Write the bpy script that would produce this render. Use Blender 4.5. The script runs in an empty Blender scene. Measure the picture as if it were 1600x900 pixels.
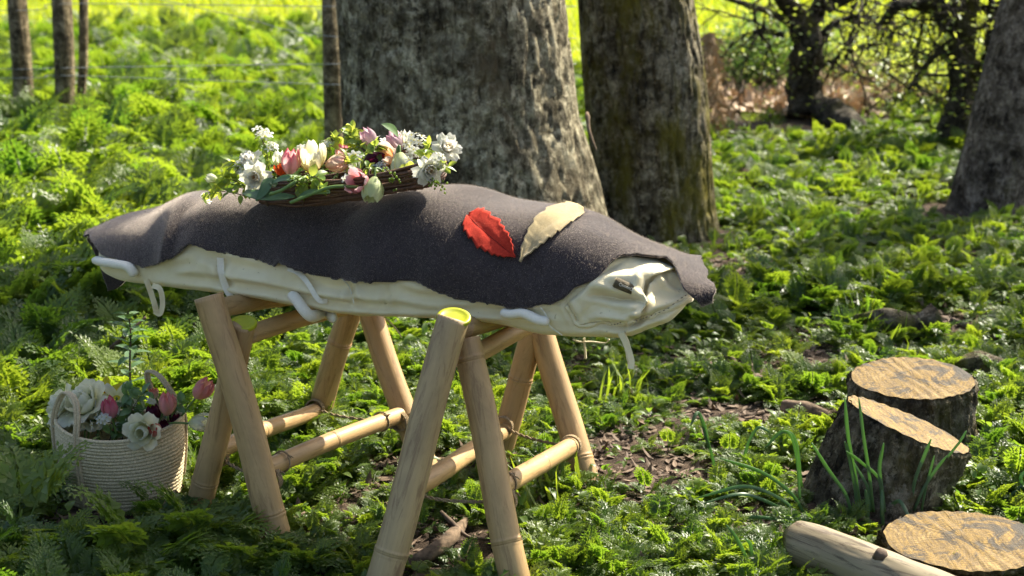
import bpy, math, random
import numpy as np
from mathutils import Vector, Matrix, noise
from mathutils.bvhtree import BVHTree
R = math.radians; PI = math.pi
random.seed(7)
sc = bpy.context.scene
COL = sc.collection

# ------------------------------------------------------------ camera geometry
FPX = 2460.0; PITCH = R(13.7); CZ = 1.70
cp, sp_ = math.cos(PITCH), math.sin(PITCH)
FWD = Vector((0, cp, -sp_)); UPV = Vector((0, sp_, cp)); RT = Vector((1, 0, 0)); CAM = Vector((0, 0, CZ))
def ray(px, py): return (FWD + RT*((px-800)/FPX) + UPV*((450-py)/FPX))
def at(px, py, Y):
    d = ray(px, py); return CAM + d*(Y/d.y)
def onz(px, py, z=0.0):
    d = ray(px, py); return CAM + d*((z-CZ)/d.z)
def proj(p):
    v = p - CAM; d = v.dot(FWD); return 800 + FPX*v.x/d, 450 - FPX*v.dot(UPV)/d

def interp(pts, x):
    if x <= pts[0][0]: return pts[0][1]
    for (a, b), (c, d) in zip(pts, pts[1:]):
        if x <= c: return b + (d-b)*(x-a)/(c-a) if c > a else d
    return pts[-1][1]
def sm(x): x = max(0., min(1., x)); return x*x*(3-2*x)
def nz(x, y=0., z=0.): return noise.noise(Vector((x, y, z)))
def gh(x, y):
    return .025*nz(x*.9, y*.9, 3.) + .05*nz(x*.25, y*.25, 9.)*sm((math.hypot(x, y-4)-2)/4)

# ------------------------------------------------------------ object helpers
def tag(o, label=None, cat=None, group=None, kind=None):
    if label: o['label'] = label
    if cat: o['category'] = cat
    if group: o['group'] = group
    if kind: o['kind'] = kind
    return o
def empty(name, loc, label, cat, group=None):
    o = bpy.data.objects.new(name, None); COL.objects.link(o); o.location = loc; o.empty_display_size = .05
    return tag(o, label, cat, group)
class MB:
    def __init__(s): s.v = []; s.f = []; s.c = []; s.m = []
    def add(s, vs, fs, col=None, mi=0):
        n = len(s.v); s.v += [tuple(p) for p in vs]; s.f += [tuple(i+n for i in f) for f in fs]
        s.m += [mi]*len(fs)
        if col is None: s.c += [(1, 1, 1)]*len(vs)
        elif isinstance(col, list): s.c += col
        else: s.c += [col]*len(vs)
    def build(s, name, mat, parent=None, smooth=True, link=True, usecol=False, origin=None):
        me = bpy.data.meshes.new(name)
        v = s.v
        if origin is not None: v = [(a-origin[0], b-origin[1], c-origin[2]) for a, b, c in v]
        me.from_pydata(v, [], s.f)
        for m in (mat if isinstance(mat, (list, tuple)) else [mat]): me.materials.append(m)
        me.polygons.foreach_set('use_smooth', [smooth]*len(me.polygons))
        if any(s.m): me.polygons.foreach_set('material_index', s.m)
        if usecol:
            at_ = me.color_attributes.new('Col', 'FLOAT_COLOR', 'POINT')
            at_.data.foreach_set('color', [k for c in s.c for k in (c[0], c[1], c[2], 1.)])
        o = bpy.data.objects.new(name, me)
        if link: COL.objects.link(o)
        if origin is not None: o.location = origin
        if parent:
            o.parent = parent; o.matrix_parent_inverse = Matrix.Translation(parent.location).inverted()
        return o
    # primitives
    def tube(s, path, rad, n=8, col=None, mi=0, cap=True, flat=1.0, roll=0., wob=0.):
        path = [Vector(p) for p in path]
        if not isinstance(rad, (list, tuple)): rad = [rad]*len(path)
        vs = []; fs = []; prev = None
        for i, p in enumerate(path):
            t = (path[min(i+1, len(path)-1)] - path[max(i-1, 0)]); 
            if t.length < 1e-9: t = Vector((0, 0, 1))
            t.normalize()
            if prev is None:
                a = Vector((0, 0, 1)) if abs(t.z) < .9 else Vector((1, 0, 0))
                x = t.cross(a).normalized()
            else:
                x = (prev - t*prev.dot(t)).normalized()
            prev = x; y = t.cross(x)
            for k in range(n):
                an = 2*PI*k/n + roll
                rr = rad[i]*(1+wob*nz(p.x*9+k, p.y*9, p.z*9))
                vs.append(p + x*math.cos(an)*rr + y*math.sin(an)*rr*flat)
        for i in range(len(path)-1):
            for k in range(n):
                a = i*n+k; b = i*n+(k+1) % n
                fs.append((a, b, b+n, a+n))
        if cap:
            fs.append(tuple(range(n))[::-1]); fs.append(tuple((len(path)-1)*n+k for k in range(n)))
        s.add(vs, fs, col, mi)
    def grid(s, pts, nu, nv, col=None, mi=0, closeu=False):
        fs = []
        for j in range(nv-1):
            for i in range(nu if closeu else nu-1):
                a = j*nu+i; b = j*nu+(i+1) % nu
                fs.append((a, b, b+nu, a+nu))
        s.add(pts, fs, col, mi)
def cat(pts, n):
    """Catmull-Rom through points"""
    pts = [Vector(p) for p in pts]; P = [pts[0]*2-pts[1]] + pts + [pts[-1]*2-pts[-2]]; out = []
    m = len(pts)-1
    for i in range(n+1):
        u = i/n*m; k = min(int(u), m-1); f = u-k
        a, b, c, d = P[k], P[k+1], P[k+2], P[k+3]
        out.append(.5*((2*b)+(c-a)*f+(2*a-5*b+4*c-d)*f*f+(3*b-3*c+d-a)*f**3))
    return out

# ------------------------------------------------------------ materials
def newmat(name):
    m = bpy.data.materials.new(name); m.use_nodes = True
    nt = m.node_tree; b = nt.nodes['Principled BSDF']; return m, nt, b
def N(nt, t, **kw):
    n = nt.nodes.new(t)
    for k, v in kw.items():
        if k.startswith('i_'):
            n.inputs[k[2:].replace('_', ' ')].default_value = v
        else: setattr(n, k, v)
    return n
def ramp(nt, fac, stops):
    r = nt.nodes.new('ShaderNodeValToRGB'); e = r.color_ramp.elements
    while len(e) < len(stops): e.new(.5)
    for k, (p, c) in zip(e, stops): k.position = p; k.color = (*c, 1) if len(c) == 3 else c
    nt.links.new(fac, r.inputs[0]); return r.outputs[0]
def coords(nt, scale=(1, 1, 1), obj=True):
    tc = nt.nodes.new('ShaderNodeTexCoord'); mp = nt.nodes.new('ShaderNodeMapping')
    mp.inputs['Scale'].default_value = scale
    nt.links.new(tc.outputs['Object'], mp.inputs[0]); return mp.outputs[0]
def noise_tex(nt, co, scale, detail=4, rough=.6, dist=0):
    n = nt.nodes.new('ShaderNodeTexNoise'); n.inputs['Scale'].default_value = scale
    n.inputs['Detail'].default_value = detail; n.inputs['Roughness'].default_value = rough; n.inputs['Distortion'].default_value = dist
    nt.links.new(co, n.inputs['Vector']); return n.outputs[0]
def bump(nt, b, h, strength=.5, dist=.01):
    n = nt.nodes.new('ShaderNodeBump'); n.inputs['Strength'].default_value = strength; n.inputs['Distance'].default_value = dist
    nt.links.new(h, n.inputs['Height']); nt.links.new(n.outputs[0], b.inputs['Normal']); return n
def mixc(nt, fac, a, b_, mode='MIX'):
    n = nt.nodes.new('ShaderNodeMix'); n.data_type = 'RGBA'; n.blend_type = mode
    if isinstance(fac, (int, float)): n.inputs[0].default_value = fac
    else: nt.links.new(fac, n.inputs[0])
    for s, i in ((a, 6), (b_, 7)):
        if isinstance(s, tuple): n.inputs[i].default_value = (*s, 1)
        else: nt.links.new(s, n.inputs[i])
    return n.outputs[2]

def leaf_mat(name, dark, light, trans, rough=.42, tw=.5, spec=.5, nscale=2.5, yellow=None):
    m, nt, b = newmat(name)
    oi = nt.nodes.new('ShaderNodeObjectInfo'); geo = nt.nodes.new('ShaderNodeNewGeometry')
    nn = noise_tex(nt, geo.outputs['Position'], nscale, 3, .6)
    ad = N(nt, 'ShaderNodeMath', operation='MULTIPLY_ADD'); nt.links.new(oi.outputs['Random'], ad.inputs[0]); ad.inputs[1].default_value = .5; nt.links.new(nn, ad.inputs[2])
    ad2 = N(nt, 'ShaderNodeMath', operation='MULTIPLY'); nt.links.new(ad.outputs[0], ad2.inputs[0]); ad2.inputs[1].default_value = .66
    st = [(.25, dark), (.75, light)]
    base = ramp(nt, ad2.outputs[0], st)
    nn2 = noise_tex(nt, geo.outputs['Position'], 60, 2, .5)
    base = mixc(nt, nn2, base, (1.25, 1.2, 1.1), 'MULTIPLY')
    nt.links.new(base, b.inputs['Base Color'])
    b.inputs['Roughness'].default_value = rough; b.inputs['Specular IOR Level'].default_value = spec
    tr = nt.nodes.new('ShaderNodeBsdfTranslucent')
    if yellow: tc = ramp(nt, ad2.outputs[0], [(.3, trans), (.8, yellow)]); nt.links.new(tc, tr.inputs[0])
    else: tr.inputs[0].default_value = (*trans, 1)
    mx = nt.nodes.new('ShaderNodeMixShader'); mx.inputs[0].default_value = tw
    nt.links.new(b.outputs[0], mx.inputs[1]); nt.links.new(tr.outputs[0], mx.inputs[2])
    nt.links.new(mx.outputs[0], nt.nodes['Material Output'].inputs[0]); return m

def petal_mat():
    m, nt, b = newmat('petal')
    a = N(nt, 'ShaderNodeAttribute', attribute_name='Col')
    geo = nt.nodes.new('ShaderNodeNewGeometry')
    nn = noise_tex(nt, geo.outputs['Position'], 160, 3, .6)
    c = mixc(nt, nn, a.outputs['Color'], (.86, .86, .84), 'MULTIPLY')
    nt.links.new(c, b.inputs['Base Color']); b.inputs['Roughness'].default_value = .5
    b.inputs['Specular IOR Level'].default_value = .3
    tr = nt.nodes.new('ShaderNodeBsdfTranslucent'); nt.links.new(c, tr.inputs[0])
    mx = nt.nodes.new('ShaderNodeMixShader'); mx.inputs[0].default_value = .58
    nt.links.new(b.outputs[0], mx.inputs[1]); nt.links.new(tr.outputs[0], mx.inputs[2])
    nt.links.new(mx.outputs[0], nt.nodes['Material Output'].inputs[0])
    bump(nt, b, nn, .3, .002); return m

M = {}
M['fern'] = leaf_mat('fern_leaf', (.04, .08, .020), (.135, .185, .035), (.19, .36, .02), .43, .46, .5, yellow=(.50, .60, .03))
M['grass'] = leaf_mat('grass_blade', (.08, .15, .015), (.19, .27, .025), (.48, .60, .02), .45, .55, .4, yellow=(.72, .72, .03))
M['weed'] = leaf_mat('weed_leaf', (.06, .11, .022), (.13, .19, .035), (.18, .36, .03), .42, .45, .45, 6, yellow=(.42, .54, .04))
M['sprig'] = leaf_mat('sprig_leaf', (.10, .19, .03), (.18, .28, .05), (.50, .62, .08), .4, .5, .5, 30, yellow=(.72, .72, .10))
M['blade'] = leaf_mat('daffodil_leaf', (.07, .14, .065), (.16, .24, .13), (.27, .46, .14), .36, .5, .5, 8)
M['tulipleaf'] = leaf_mat('tulip_leaf', (.08, .15, .06), (.14, .22, .09), (.2, .38, .06), .4, .3, .5, 20)
M['treeleaf'] = leaf_mat('tree_leaf', (.05, .10, .02), (.09, .16, .03), (.25, .42, .04), .45, .45, .5)
M['petal'] = petal_mat()

def bark_mat(name, c1, c2, moss=(.09, .08, .012), mossamt=.5, zs=.28, sc_=22):
    m, nt, b = newmat(name)
    co = coords(nt, (1, 1, zs)); co2 = coords(nt, (1, 1, 1))
    n1 = noise_tex(nt, co, sc_, 8, .68, .6)
    n2 = noise_tex(nt, co2, 5, 5, .65)
    n4 = noise_tex(nt, co2, 30, 6, .75)
    base = ramp(nt, n1, [(.36, tuple(k*.22 for k in c1)), (.45, tuple(k*.85 for k in c1)), (.60, c2)])
    li = ramp(nt, n4, [(.50, (0, 0, 0)), (.58, (.75, .75, .75))])
    base = mixc(nt, li, base, tuple(min(1, k*1.45+.04) for k in c2))
    n6 = noise_tex(nt, co2, 13, 6, .7)
    base = mixc(nt, .8, base, ramp(nt, n6, [(.42, (.35, .33, .28)), (.52, (1, 1, 1))]), 'MULTIPLY')
    # lichen and dark stain patches with shapes of their own
    st = ramp(nt, n2, [(.40, (.25, .24, .22)), (.56, (1, 1, 1))])
    base = mixc(nt, .85, base, st, 'MULTIPLY')
    n3 = noise_tex(nt, coords(nt, (1, 1, .45)), 3.2, 6, .7)
    mk = ramp(nt, n3, [(.62-mossamt*.2, (0, 0, 0)), (.78-mossamt*.2, (1, 1, 1))])
    base = mixc(nt, mk, base, moss)
    nt.links.new(base, b.inputs['Base Color']); b.inputs['Roughness'].default_value = .9
    b.inputs['Specular IOR Level'].default_value = .2
    ad = N(nt, 'ShaderNodeMath', operation='ADD'); nt.links.new(n1, ad.inputs[0]); nt.links.new(n4, ad.inputs[1])
    bump(nt, b, ad.outputs[0], 1., .03); return m
M['bark1'] = bark_mat('bark_grey', (.30, .25, .155), (.54, .48, .32), moss=(.14, .10, .05), mossamt=.42, sc_=30)
M['bark2'] = bark_mat('bark_mossy', (.18, .145, .09), (.38, .33, .22), moss=(.17, .145, .018), mossamt=.8, sc_=28)
M['bark3'] = bark_mat('bark_brown', (.18, .14, .11), (.28, .23, .18), mossamt=.1, zs=.4, sc_=20)
M['barkdark'] = bark_mat('bark_dark', (.06, .05, .035), (.12, .10, .07), mossamt=.35, zs=.3, sc_=22)
M['barkstump'] = bark_mat('bark_stump', (.16, .13, .085), (.34, .29, .20), mossamt=.35, zs=.3, sc_=26)
M['mossylog'] = bark_mat('bark_moss_log', (.14, .11, .07), (.26, .22, .15), moss=(.16, .16, .03), mossamt=.9, zs=1, sc_=22)
M['postwood'] = bark_mat('weathered_post', (.20, .155, .085), (.34, .27, .15), mossamt=.4, zs=.12, sc_=26)

def felt_mat(name, c, c2, sheen=.6, sc_=1., stcol=(1, 1, 1), bs=.5):
    m, nt, b = newmat(name)
    co = coords(nt)
    n1 = noise_tex(nt, co, 260*sc_, 4, .75); n2 = noise_tex(nt, co, 7, 5, .6); n3 = noise_tex(nt, coords(nt, (1, 1, .45)), 55, 7, .85, 1.5)
    mm = N(nt, 'ShaderNodeMath', operation='MULTIPLY_ADD'); nt.links.new(n1, mm.inputs[0]); mm.inputs[1].default_value = .5
    m2 = N(nt, 'ShaderNodeMath', operation='MULTIPLY'); nt.links.new(n3, m2.inputs[0]); m2.inputs[1].default_value = .5
    nt.links.new(m2.outputs[0], mm.inputs[2])
    col = ramp(nt, mm.outputs[0], [(.36, c), (.62, c2)])
    col = mixc(nt, .5, col, ramp(nt, n2, [(.35, (.72, .72, .72)), (.65, (1.2, 1.2, 1.2))]), 'MULTIPLY')
    nt.links.new(col, b.inputs['Base Color']); b.inputs['Roughness'].default_value = .95
    b.inputs['Specular IOR Level'].default_value = .15
    b.inputs['Sheen Weight'].default_value = sheen; b.inputs['Sheen Roughness'].default_value = .32; b.inputs['Sheen Tint'].default_value = (*stcol, 1)
    bump(nt, b, mm.outputs[0], bs, .004); return m
M['fuzz'] = leaf_mat('wool_fibre', (.16, .13, .115), (.40, .34, .29), (.5, .43, .37), .7, .5, .3, 50)  # fibres coloured lighter than the felt to stand in for ridge highlights
M['felt'] = felt_mat('grey_wool_felt', (.012, .010, .010), (.082, .066, .065), 1., stcol=(1, .86, .74), bs=1.)
M['red'] = felt_mat('red_felt', (.34, .02, .012), (.54, .05, .025), .3, bs=.3, stcol=(1, .5, .4))
M['tan'] = felt_mat('tan_felt', (.34, .26, .13), (.48, .38, .21), .3, bs=.3)
M['redrib'] = felt_mat('red_felt_rib', (.22, .012, .008), (.30, .02, .012), .2, bs=.3)

def cream_mat():
    m, nt, b = newmat('cream_felt'); co = coords(nt)
    n1 = noise_tex(nt, co, 9, 4, .6); n2 = noise_tex(nt, co, 320, 3, .7); n3 = noise_tex(nt, co, 60, 2, .5)
    col = ramp(nt, n1, [(.3, (.74, .63, .37)), (.7, (.86, .76, .49))])
    sp = ramp(nt, n3, [(.24, (.35, .30, .18)), (.29, (1, 1, 1))])
    col = mixc(nt, .5, col, sp, 'MULTIPLY')
    nt.links.new(col, b.inputs['Base Color']); b.inputs['Roughness'].default_value = .9; b.inputs['Sheen Weight'].default_value = .25
    b.inputs['Specular IOR Level'].default_value = .2
    ad = N(nt, 'ShaderNodeMath', operation='MULTIPLY_ADD'); nt.links.new(n1, ad.inputs[0]); ad.inputs[1].default_value = 3.; nt.links.new(n2, ad.inputs[2])
    bump(nt, b, ad.outputs[0], .35, .004); return m
M['cream'] = cream_mat()
def plain(name, c, rough=.7, bs=.2, ns=80, var=.25, sheen=0, spec=.4):
    m, nt, b = newmat(name); co = coords(nt); n1 = noise_tex(nt, co, ns, 4, .65)
    col = ramp(nt, n1, [(.3, tuple(k*(1-var) for k in c)), (.7, tuple(min(1, k*(1+var)) for k in c))])
    nt.links.new(col, b.inputs['Base Color']); b.inputs['Roughness'].default_value = rough; b.inputs['Sheen Weight'].default_value = sheen
    b.inputs['Specular IOR Level'].default_value = spec
    bump(nt, b, n1, bs, .004); return m
M['white'] = plain('white_webbing', (.82, .76, .60), .8, .2, 150, .06, .2)
M['thread'] = plain('pale_thread', (.75, .72, .58), .8)
M['rope'] = plain('jute_rope', (.34, .25, .14), .95, 1., 300, .4)
M['cap'] = plain('yellow_cap', (.38, .40, .015), .45, .1, 30, .1)
M['wicker'] = plain('willow_rod', (.12, .062, .035), .6, .6, 120, .55)
M['straw'] = plain('straw_coil', (.62, .51, .32), .85, 1., 210, .35)
M['strap'] = plain('basket_strap', (.54, .43, .27), .85, .8, 260, .3)
M['stem'] = plain('flower_stem', (.12, .20, .045), .5, .1, 40, .2)
M['twig'] = plain('twig', (.10, .065, .04), .8, .5, 60, .4)
M['deadwood'] = plain('dead_wood', (.17, .115, .07), .9, 1., 30, .7)
M['litter'] = plain('dry_leaf', (.155, .105, .068), .8, .4, 3, .5)
M['litterpale'] = plain('pale_dry_leaf', (.52, .38, .25), .7, .4, 3, .3)
M['deadfern'] = plain('dead_fern', (.36, .24, .13), .9, .4, 6, .45)
M['wire'] = plain('fence_wire', (.35, .35, .33), .4, .1)
M['toggle'] = plain('wood_tag', (.11, .085, .045), .8, .8, 120, .5)
M['toggle_end'] = plain('wood_tag_end', (.36, .28, .15), .8, .4, 120, .2)

def bamboo_mat(name='bamboo', c=(.50, .34, .17), dark=(.20, .11, .045), grey=.35):
    m, nt, b = newmat(name)
    oi = nt.nodes.new('ShaderNodeObjectInfo')
    tc = nt.nodes.new('ShaderNodeTexCoord'); va = nt.nodes.new('ShaderNodeVectorMath'); va.operation = 'ADD'
    cmb = nt.nodes.new('ShaderNodeCombineXYZ')
    ml = N(nt, 'ShaderNodeMath', operation='MULTIPLY'); nt.links.new(oi.outputs['Random'], ml.inputs[0]); ml.inputs[1].default_value = 20
    nt.links.new(ml.outputs[0], cmb.inputs[2]); nt.links.new(tc.outputs['Object'], va.inputs[0]); nt.links.new(cmb.outputs[0], va.inputs[1])
    def mp(s):
        q = nt.nodes.new('ShaderNodeMapping'); q.inputs['Scale'].default_value = s; nt.links.new(va.outputs[0], q.inputs[0]); return q.outputs[0]
    n1 = noise_tex(nt, mp((1, 1, .05)), 110, 5, .6); n2 = noise_tex(nt, mp((1, 1, .5)), 9, 5, .7, .5); n3 = noise_tex(nt, mp((1, 1, .12)), 45, 6, .75, 1.)
    col = ramp(nt, n2, [(.3, tuple(k*.72 for k in c)), (.55, c), (.75, tuple(min(1, k*1.15) for k in c))])
    col = mixc(nt, ramp(nt, n1, [(.3, (.45, .45, .45)), (.7, (0, 0, 0))]), col, tuple(k*.7 for k in c))
    mk = ramp(nt, n3, [(.51, (0, 0, 0)), (.62, (grey*1.6,)*3)])
    col = mixc(nt, mk, col, dark)
    nt.links.new(col, b.inputs['Base Color']); b.inputs['Roughness'].default_value = .5; b.inputs['Specular IOR Level'].default_value = .4
    bump(nt, b, n1, .15, .002); return m
M['bamboo'] = bamboo_mat('bamboo', (.50, .32, .14))
M['bamboo_rough'] = bamboo_mat('bamboo_weathered', (.48, .34, .17), (.24, .15, .08), .5)

def cut_mat():
    m, nt, b = newmat('cut_wood'); tc = nt.nodes.new('ShaderNodeTexCoord')
    n0 = noise_tex(nt, tc.outputs['Object'], 5.5, 7, .72, 1.2)
    w = nt.nodes.new('ShaderNodeTexWave'); w.wave_type = 'RINGS'; w.rings_direction = 'Z'; w.inputs['Scale'].default_value = 26
    w.inputs['Distortion'].default_value = 6; w.inputs['Detail'].default_value = 5; w.inputs['Detail Scale'].default_value = 1.2; w.inputs['Detail Roughness'].default_value = .7
    nt.links.new(tc.outputs['Object'], w.inputs[0])
    col = ramp(nt, n0, [(.38, (.04, .03, .016)), (.45, (.07, .042, .008)), (.50, (.25, .145, .014)), (.55, (.16, .095, .013)), (.62, (.28, .175, .04))])
    col = mixc(nt, .5, col, ramp(nt, w.outputs[0], [(.2, (.5, .45, .4)), (.6, (1.1, 1.1, 1.1))]), 'MULTIPLY')
    # saw marks one way and radial checks from the heart
    n5 = noise_tex(nt, coords(nt, (1, .10, 1)), 75, 6, .8, .3)
    col = mixc(nt, .75, col, ramp(nt, n5, [(.38, (.45, .4, .32)), (.55, (1.15, 1.15, 1.15))]), 'MULTIPLY')
    gr = nt.nodes.new('ShaderNodeTexGradient'); gr.gradient_type = 'RADIAL'; nt.links.new(tc.outputs['Object'], gr.inputs[0])
    cm = nt.nodes.new('ShaderNodeCombineXYZ'); ml = N(nt, 'ShaderNodeMath', operation='MULTIPLY'); ml.inputs[1].default_value = 34; nt.links.new(gr.outputs[1], ml.inputs[0]); nt.links.new(ml.outputs[0], cm.inputs[0])
    le = N(nt, 'ShaderNodeVectorMath', operation='LENGTH'); nt.links.new(tc.outputs['Object'], le.inputs[0]); m3 = N(nt, 'ShaderNodeMath', operation='MULTIPLY'); m3.inputs[1].default_value = 4; nt.links.new(le.outputs['Value'], m3.inputs[0]); nt.links.new(m3.outputs[0], cm.inputs[1])
    n6 = noise_tex(nt, cm.outputs[0], 1.6, 3, .6)
    ck = ramp(nt, n6, [(.30, (.18, .15, .12)), (.37, (1, 1, 1))])
    col = mixc(nt, .9, col, ck, 'MULTIPLY')
    nt.links.new(col, b.inputs['Base Color']); b.inputs['Roughness'].default_value = .75
    ad = N(nt, 'ShaderNodeMath', operation='ADD'); nt.links.new(n5, ad.inputs[0]); nt.links.new(n6, ad.inputs[1])
    bump(nt, b, ad.outputs[0], .7, .008); return m
M['cut'] = cut_mat()
M['logwood'] = bamboo_mat('debarked_log', (.31, .25, .15), (.10, .07, .045), .6)

def ground_mat():
    m, nt, b = newmat('ground_soil')
    geo = nt.nodes.new('ShaderNodeNewGeometry'); P_ = geo.outputs['Position']
    n1 = noise_tex(nt, P_, 26, 7, .7); n2 = noise_tex(nt, P_, 3, 4, .6)
    col = ramp(nt, n1, [(.3, (.018, .012, .008)), (.5, (.065, .043, .028)), (.68, (.16, .11, .075))])
    sx = nt.nodes.new('ShaderNodeSeparateXYZ'); nt.links.new(P_, sx.inputs[0])
    ad = N(nt, 'ShaderNodeMath', operation='MULTIPLY_ADD'); nt.links.new(n2, ad.inputs[0]); ad.inputs[1].default_value = 4.; nt.links.new(sx.outputs[1], ad.inputs[2])
    mr = N(nt, 'ShaderNodeMapRange'); nt.links.new(ad.outputs[0], mr.inputs[0]); mr.inputs[1].default_value = 16; mr.inputs[2].default_value = 20
    g = ramp(nt, noise_tex(nt, P_, 2.2, 5, .7), [(.3, (.09, .14, .015)), (.7, (.22, .28, .03))])
    col = mixc(nt, mr.outputs[0], col, g)
    nt.links.new(col, b.inputs['Base Color']); b.inputs['Roughness'].default_value = .95; b.inputs['Specular IOR Level'].default_value = .2
    bump(nt, b, n1, 1., .03); return m
M['ground'] = ground_mat()

# ------------------------------------------------------------ light
SUN_AZ = R(46); SUN_EL = R(43)          # azimuth measured from +Y towards +X
SV = Vector((math.cos(SUN_EL)*math.sin(SUN_AZ), math.cos(SUN_EL)*math.cos(SUN_AZ), math.sin(SUN_EL)))
w = bpy.data.worlds.new('World'); sc.world = w; w.use_nodes = True
nt = w.node_tree; bg = nt.nodes['Background']; sky = nt.nodes.new('ShaderNodeTexSky')
sky.sky_type = 'NISHITA'; sky.sun_disc = False; sky.sun_elevation = SUN_EL; sky.sun_rotation = SUN_AZ
sky.air_density = 1.; sky.dust_density = 3.5; sky.ozone_density = 1.
nt.links.new(sky.outputs[0], bg.inputs[0]); bg.inputs[1].default_value = .102
sl = bpy.data.lights.new('sun', 'SUN'); sl.energy = 5.0; sl.angle = R(.53); sl.color = (1, .94, .79)
so = bpy.data.objects.new('sun', sl); COL.objects.link(so); so.rotation_euler = (-SV).to_track_quat('-Z', 'Y').to_euler(); so.location = (3, 6, 8)
cam = bpy.data.cameras.new('camera'); co_ = bpy.data.objects.new('camera', cam); COL.objects.link(co_)
co_.location = CAM; co_.rotation_euler = (PI/2-PITCH, 0, 0); cam.sensor_width = 36; cam.lens = FPX/1600*36
cam.clip_end = 1500; cam.clip_start = .05; cam.dof.use_dof = True; cam.dof.focus_distance = 4.3; cam.dof.aperture_fstop = 3.8
sc.camera = co_
vs_ = sc.view_settings; vs_.view_transform = 'Standard'; vs_.look = 'None'; vs_.gamma = 1; vs_.use_curve_mapping = False; vs_.exposure = 1.33
cy = sc.cycles; cy.max_bounces = 7; cy.diffuse_bounces = 3; cy.glossy_bounces = 2; cy.transmission_bounces = 4; cy.transparent_max_bounces = 4
cy.use_denoising = True; cy.sample_clamp_indirect = 4; cy.caustics_reflective = False; cy.caustics_refractive = False
cy.use_adaptive_sampling = True; cy.adaptive_threshold = .02
# ------------------------------------------------------------ ground
def axis(lo, hi, fine_lo, fine_hi, step, growth=1.35):
    a = list(np.arange(fine_lo, fine_hi+1e-6, step)); s = step; x = fine_hi
    while x < hi: s *= growth; x += s; a.append(x)
    s = step; x = fine_lo
    while x > lo: s *= growth; x -= s; a.insert(0, x)
    return a
xs = axis(-400, 400, -7, 7, .1); ys = axis(-300, 700, 1, 16, .1)
g = MB(); g.grid([(x, y, gh(x, y)) for y in ys for x in xs], len(xs), len(ys))
go = g.build('ground', M['ground']); tag(go, 'brown woodland soil running back into a bright green meadow', 'ground', kind='structure')

# ------------------------------------------------------------ shroud on its bier
U = Vector((.912, -.41, 0)).normalized(); NN = Vector((-U.y, U.x, 0))      # NN points away from the camera
C0 = Vector((-.325, 4.37, 0))
RIDGE = [(100, 380), (115, 374), (148, 357), (192, 339), (247, 327), (272, 315), (313, 305), (349, 301), (371, 296), (440, 292), (520, 294), (600, 299), (640, 299), (675, 293), (722, 291), (747, 295), (782, 308), (835, 318), (889, 323), (914, 330), (949, 343), (995, 369), (1031, 384), (1063, 394), (1084, 401), (1106, 411), (1130, 425)]
BOT = [(100, 430), (160, 438), (226, 444), (320, 455), (423, 467), (460, 473), (528, 488), (615, 495), (690, 498), (782, 506), (818, 519), (853, 526), (942, 525), (995, 521), (1031, 512), (1060, 500), (1084, 480), (1130, 460)]
HEM = [(142, 374), (150, 384), (159, 399), (185, 404), (207, 410), (228, 418), (240, 414), (249, 413), (270, 404), (285, 392), (298, 381), (327, 390), (360, 397), (404, 405), (432, 416), (439, 410), (470, 423), (514, 433), (560, 439), (600, 440), (640, 437), (654, 439), (675, 451), (711, 464), (732, 469), (764, 473), (803, 480), (825, 480), (846, 474), (867, 474), (885, 464), (896, 451), (914, 444), (928, 440), (946, 423), (956, 409), (971, 401), (995, 401), (1024, 404), (1042, 405), (1054, 414), (1070, 451), (1085, 465), (1099, 478)]
TL, TR = -1.12, 1.03
def wid(t): return interp([(-1.15, .13), (-1., .17), (-.8, .215), (-.4, .245), (.3, .26), (.6, .25), (.8, .215), (.9, .19), (1.05, .17)], t)
def secp(t, a, zb, zt, w, off=0.):
    hp = min(.05, (zt-zb)*.4); zm = zb + hp; c, s = math.cos(a), math.sin(a)
    lat = -(w+off)*math.copysign(abs(c)**.8, c)
    z = zm + (zt+off-zm)*max(s, 0)**.9 if s >= 0 else zm - (hp+off)*abs(s)**.6
    return C0 + U*(t - lat*(.45*sm((t-.45)/.3) + .75*sm((-.55-t)/.35))) + NN*lat + Vector((0, 0, z))
def silh(t, zb, zt, w, top):
    best = None
    for k in range(25):
        a = R(40+ k*4) if top else R(-k*3)
        q = proj(secp(t, a, zb, zt, w))
        if best is None or (q[1] < best[1] if top else q[1] > best[1]): best = q
    return best
TS = [TL + (TR-TL)*i/86 for i in range(87)]
ZB = []; ZT = []
for t in TS:
    w_ = wid(t); zb, zt = .6, .8
    for it in range(3):
        lo, hi = .4, .8
        for _ in range(18):
            m_ = (lo+hi)/2; q = silh(t, m_, max(zt, m_+.05), w_, False)
            if q[1] > interp(BOT, q[0]): lo = m_
            else: hi = m_
        zb = (lo+hi)/2; lo, hi = zb+.04, 1.2
        for _ in range(18):
            m_ = (lo+hi)/2; q = silh(t, zb, m_, w_, True)
            if q[1] > interp(RIDGE, q[0]): lo = m_
            else: hi = m_
        zt = (lo+hi)/2
    ZB.append(zb); ZT.append(zt)
def smooth(L, n):
    for _ in range(n): L = [L[0]] + [(L[i-1]+2*L[i]+L[i+1])/4 for i in range(1, len(L)-1)] + [L[-1]]
    return L
ZB = smooth(ZB, 6); ZT = smooth(ZT, 2)
def zb_(t): return interp(list(zip(TS, ZB)), t)
def zt_(t): return interp(list(zip(TS, ZT)), t)
print('ZB', [round(z, 3) for z in ZB[::8]]); print('ZT', [round(z, 3) for z in ZT[::8]])
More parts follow.
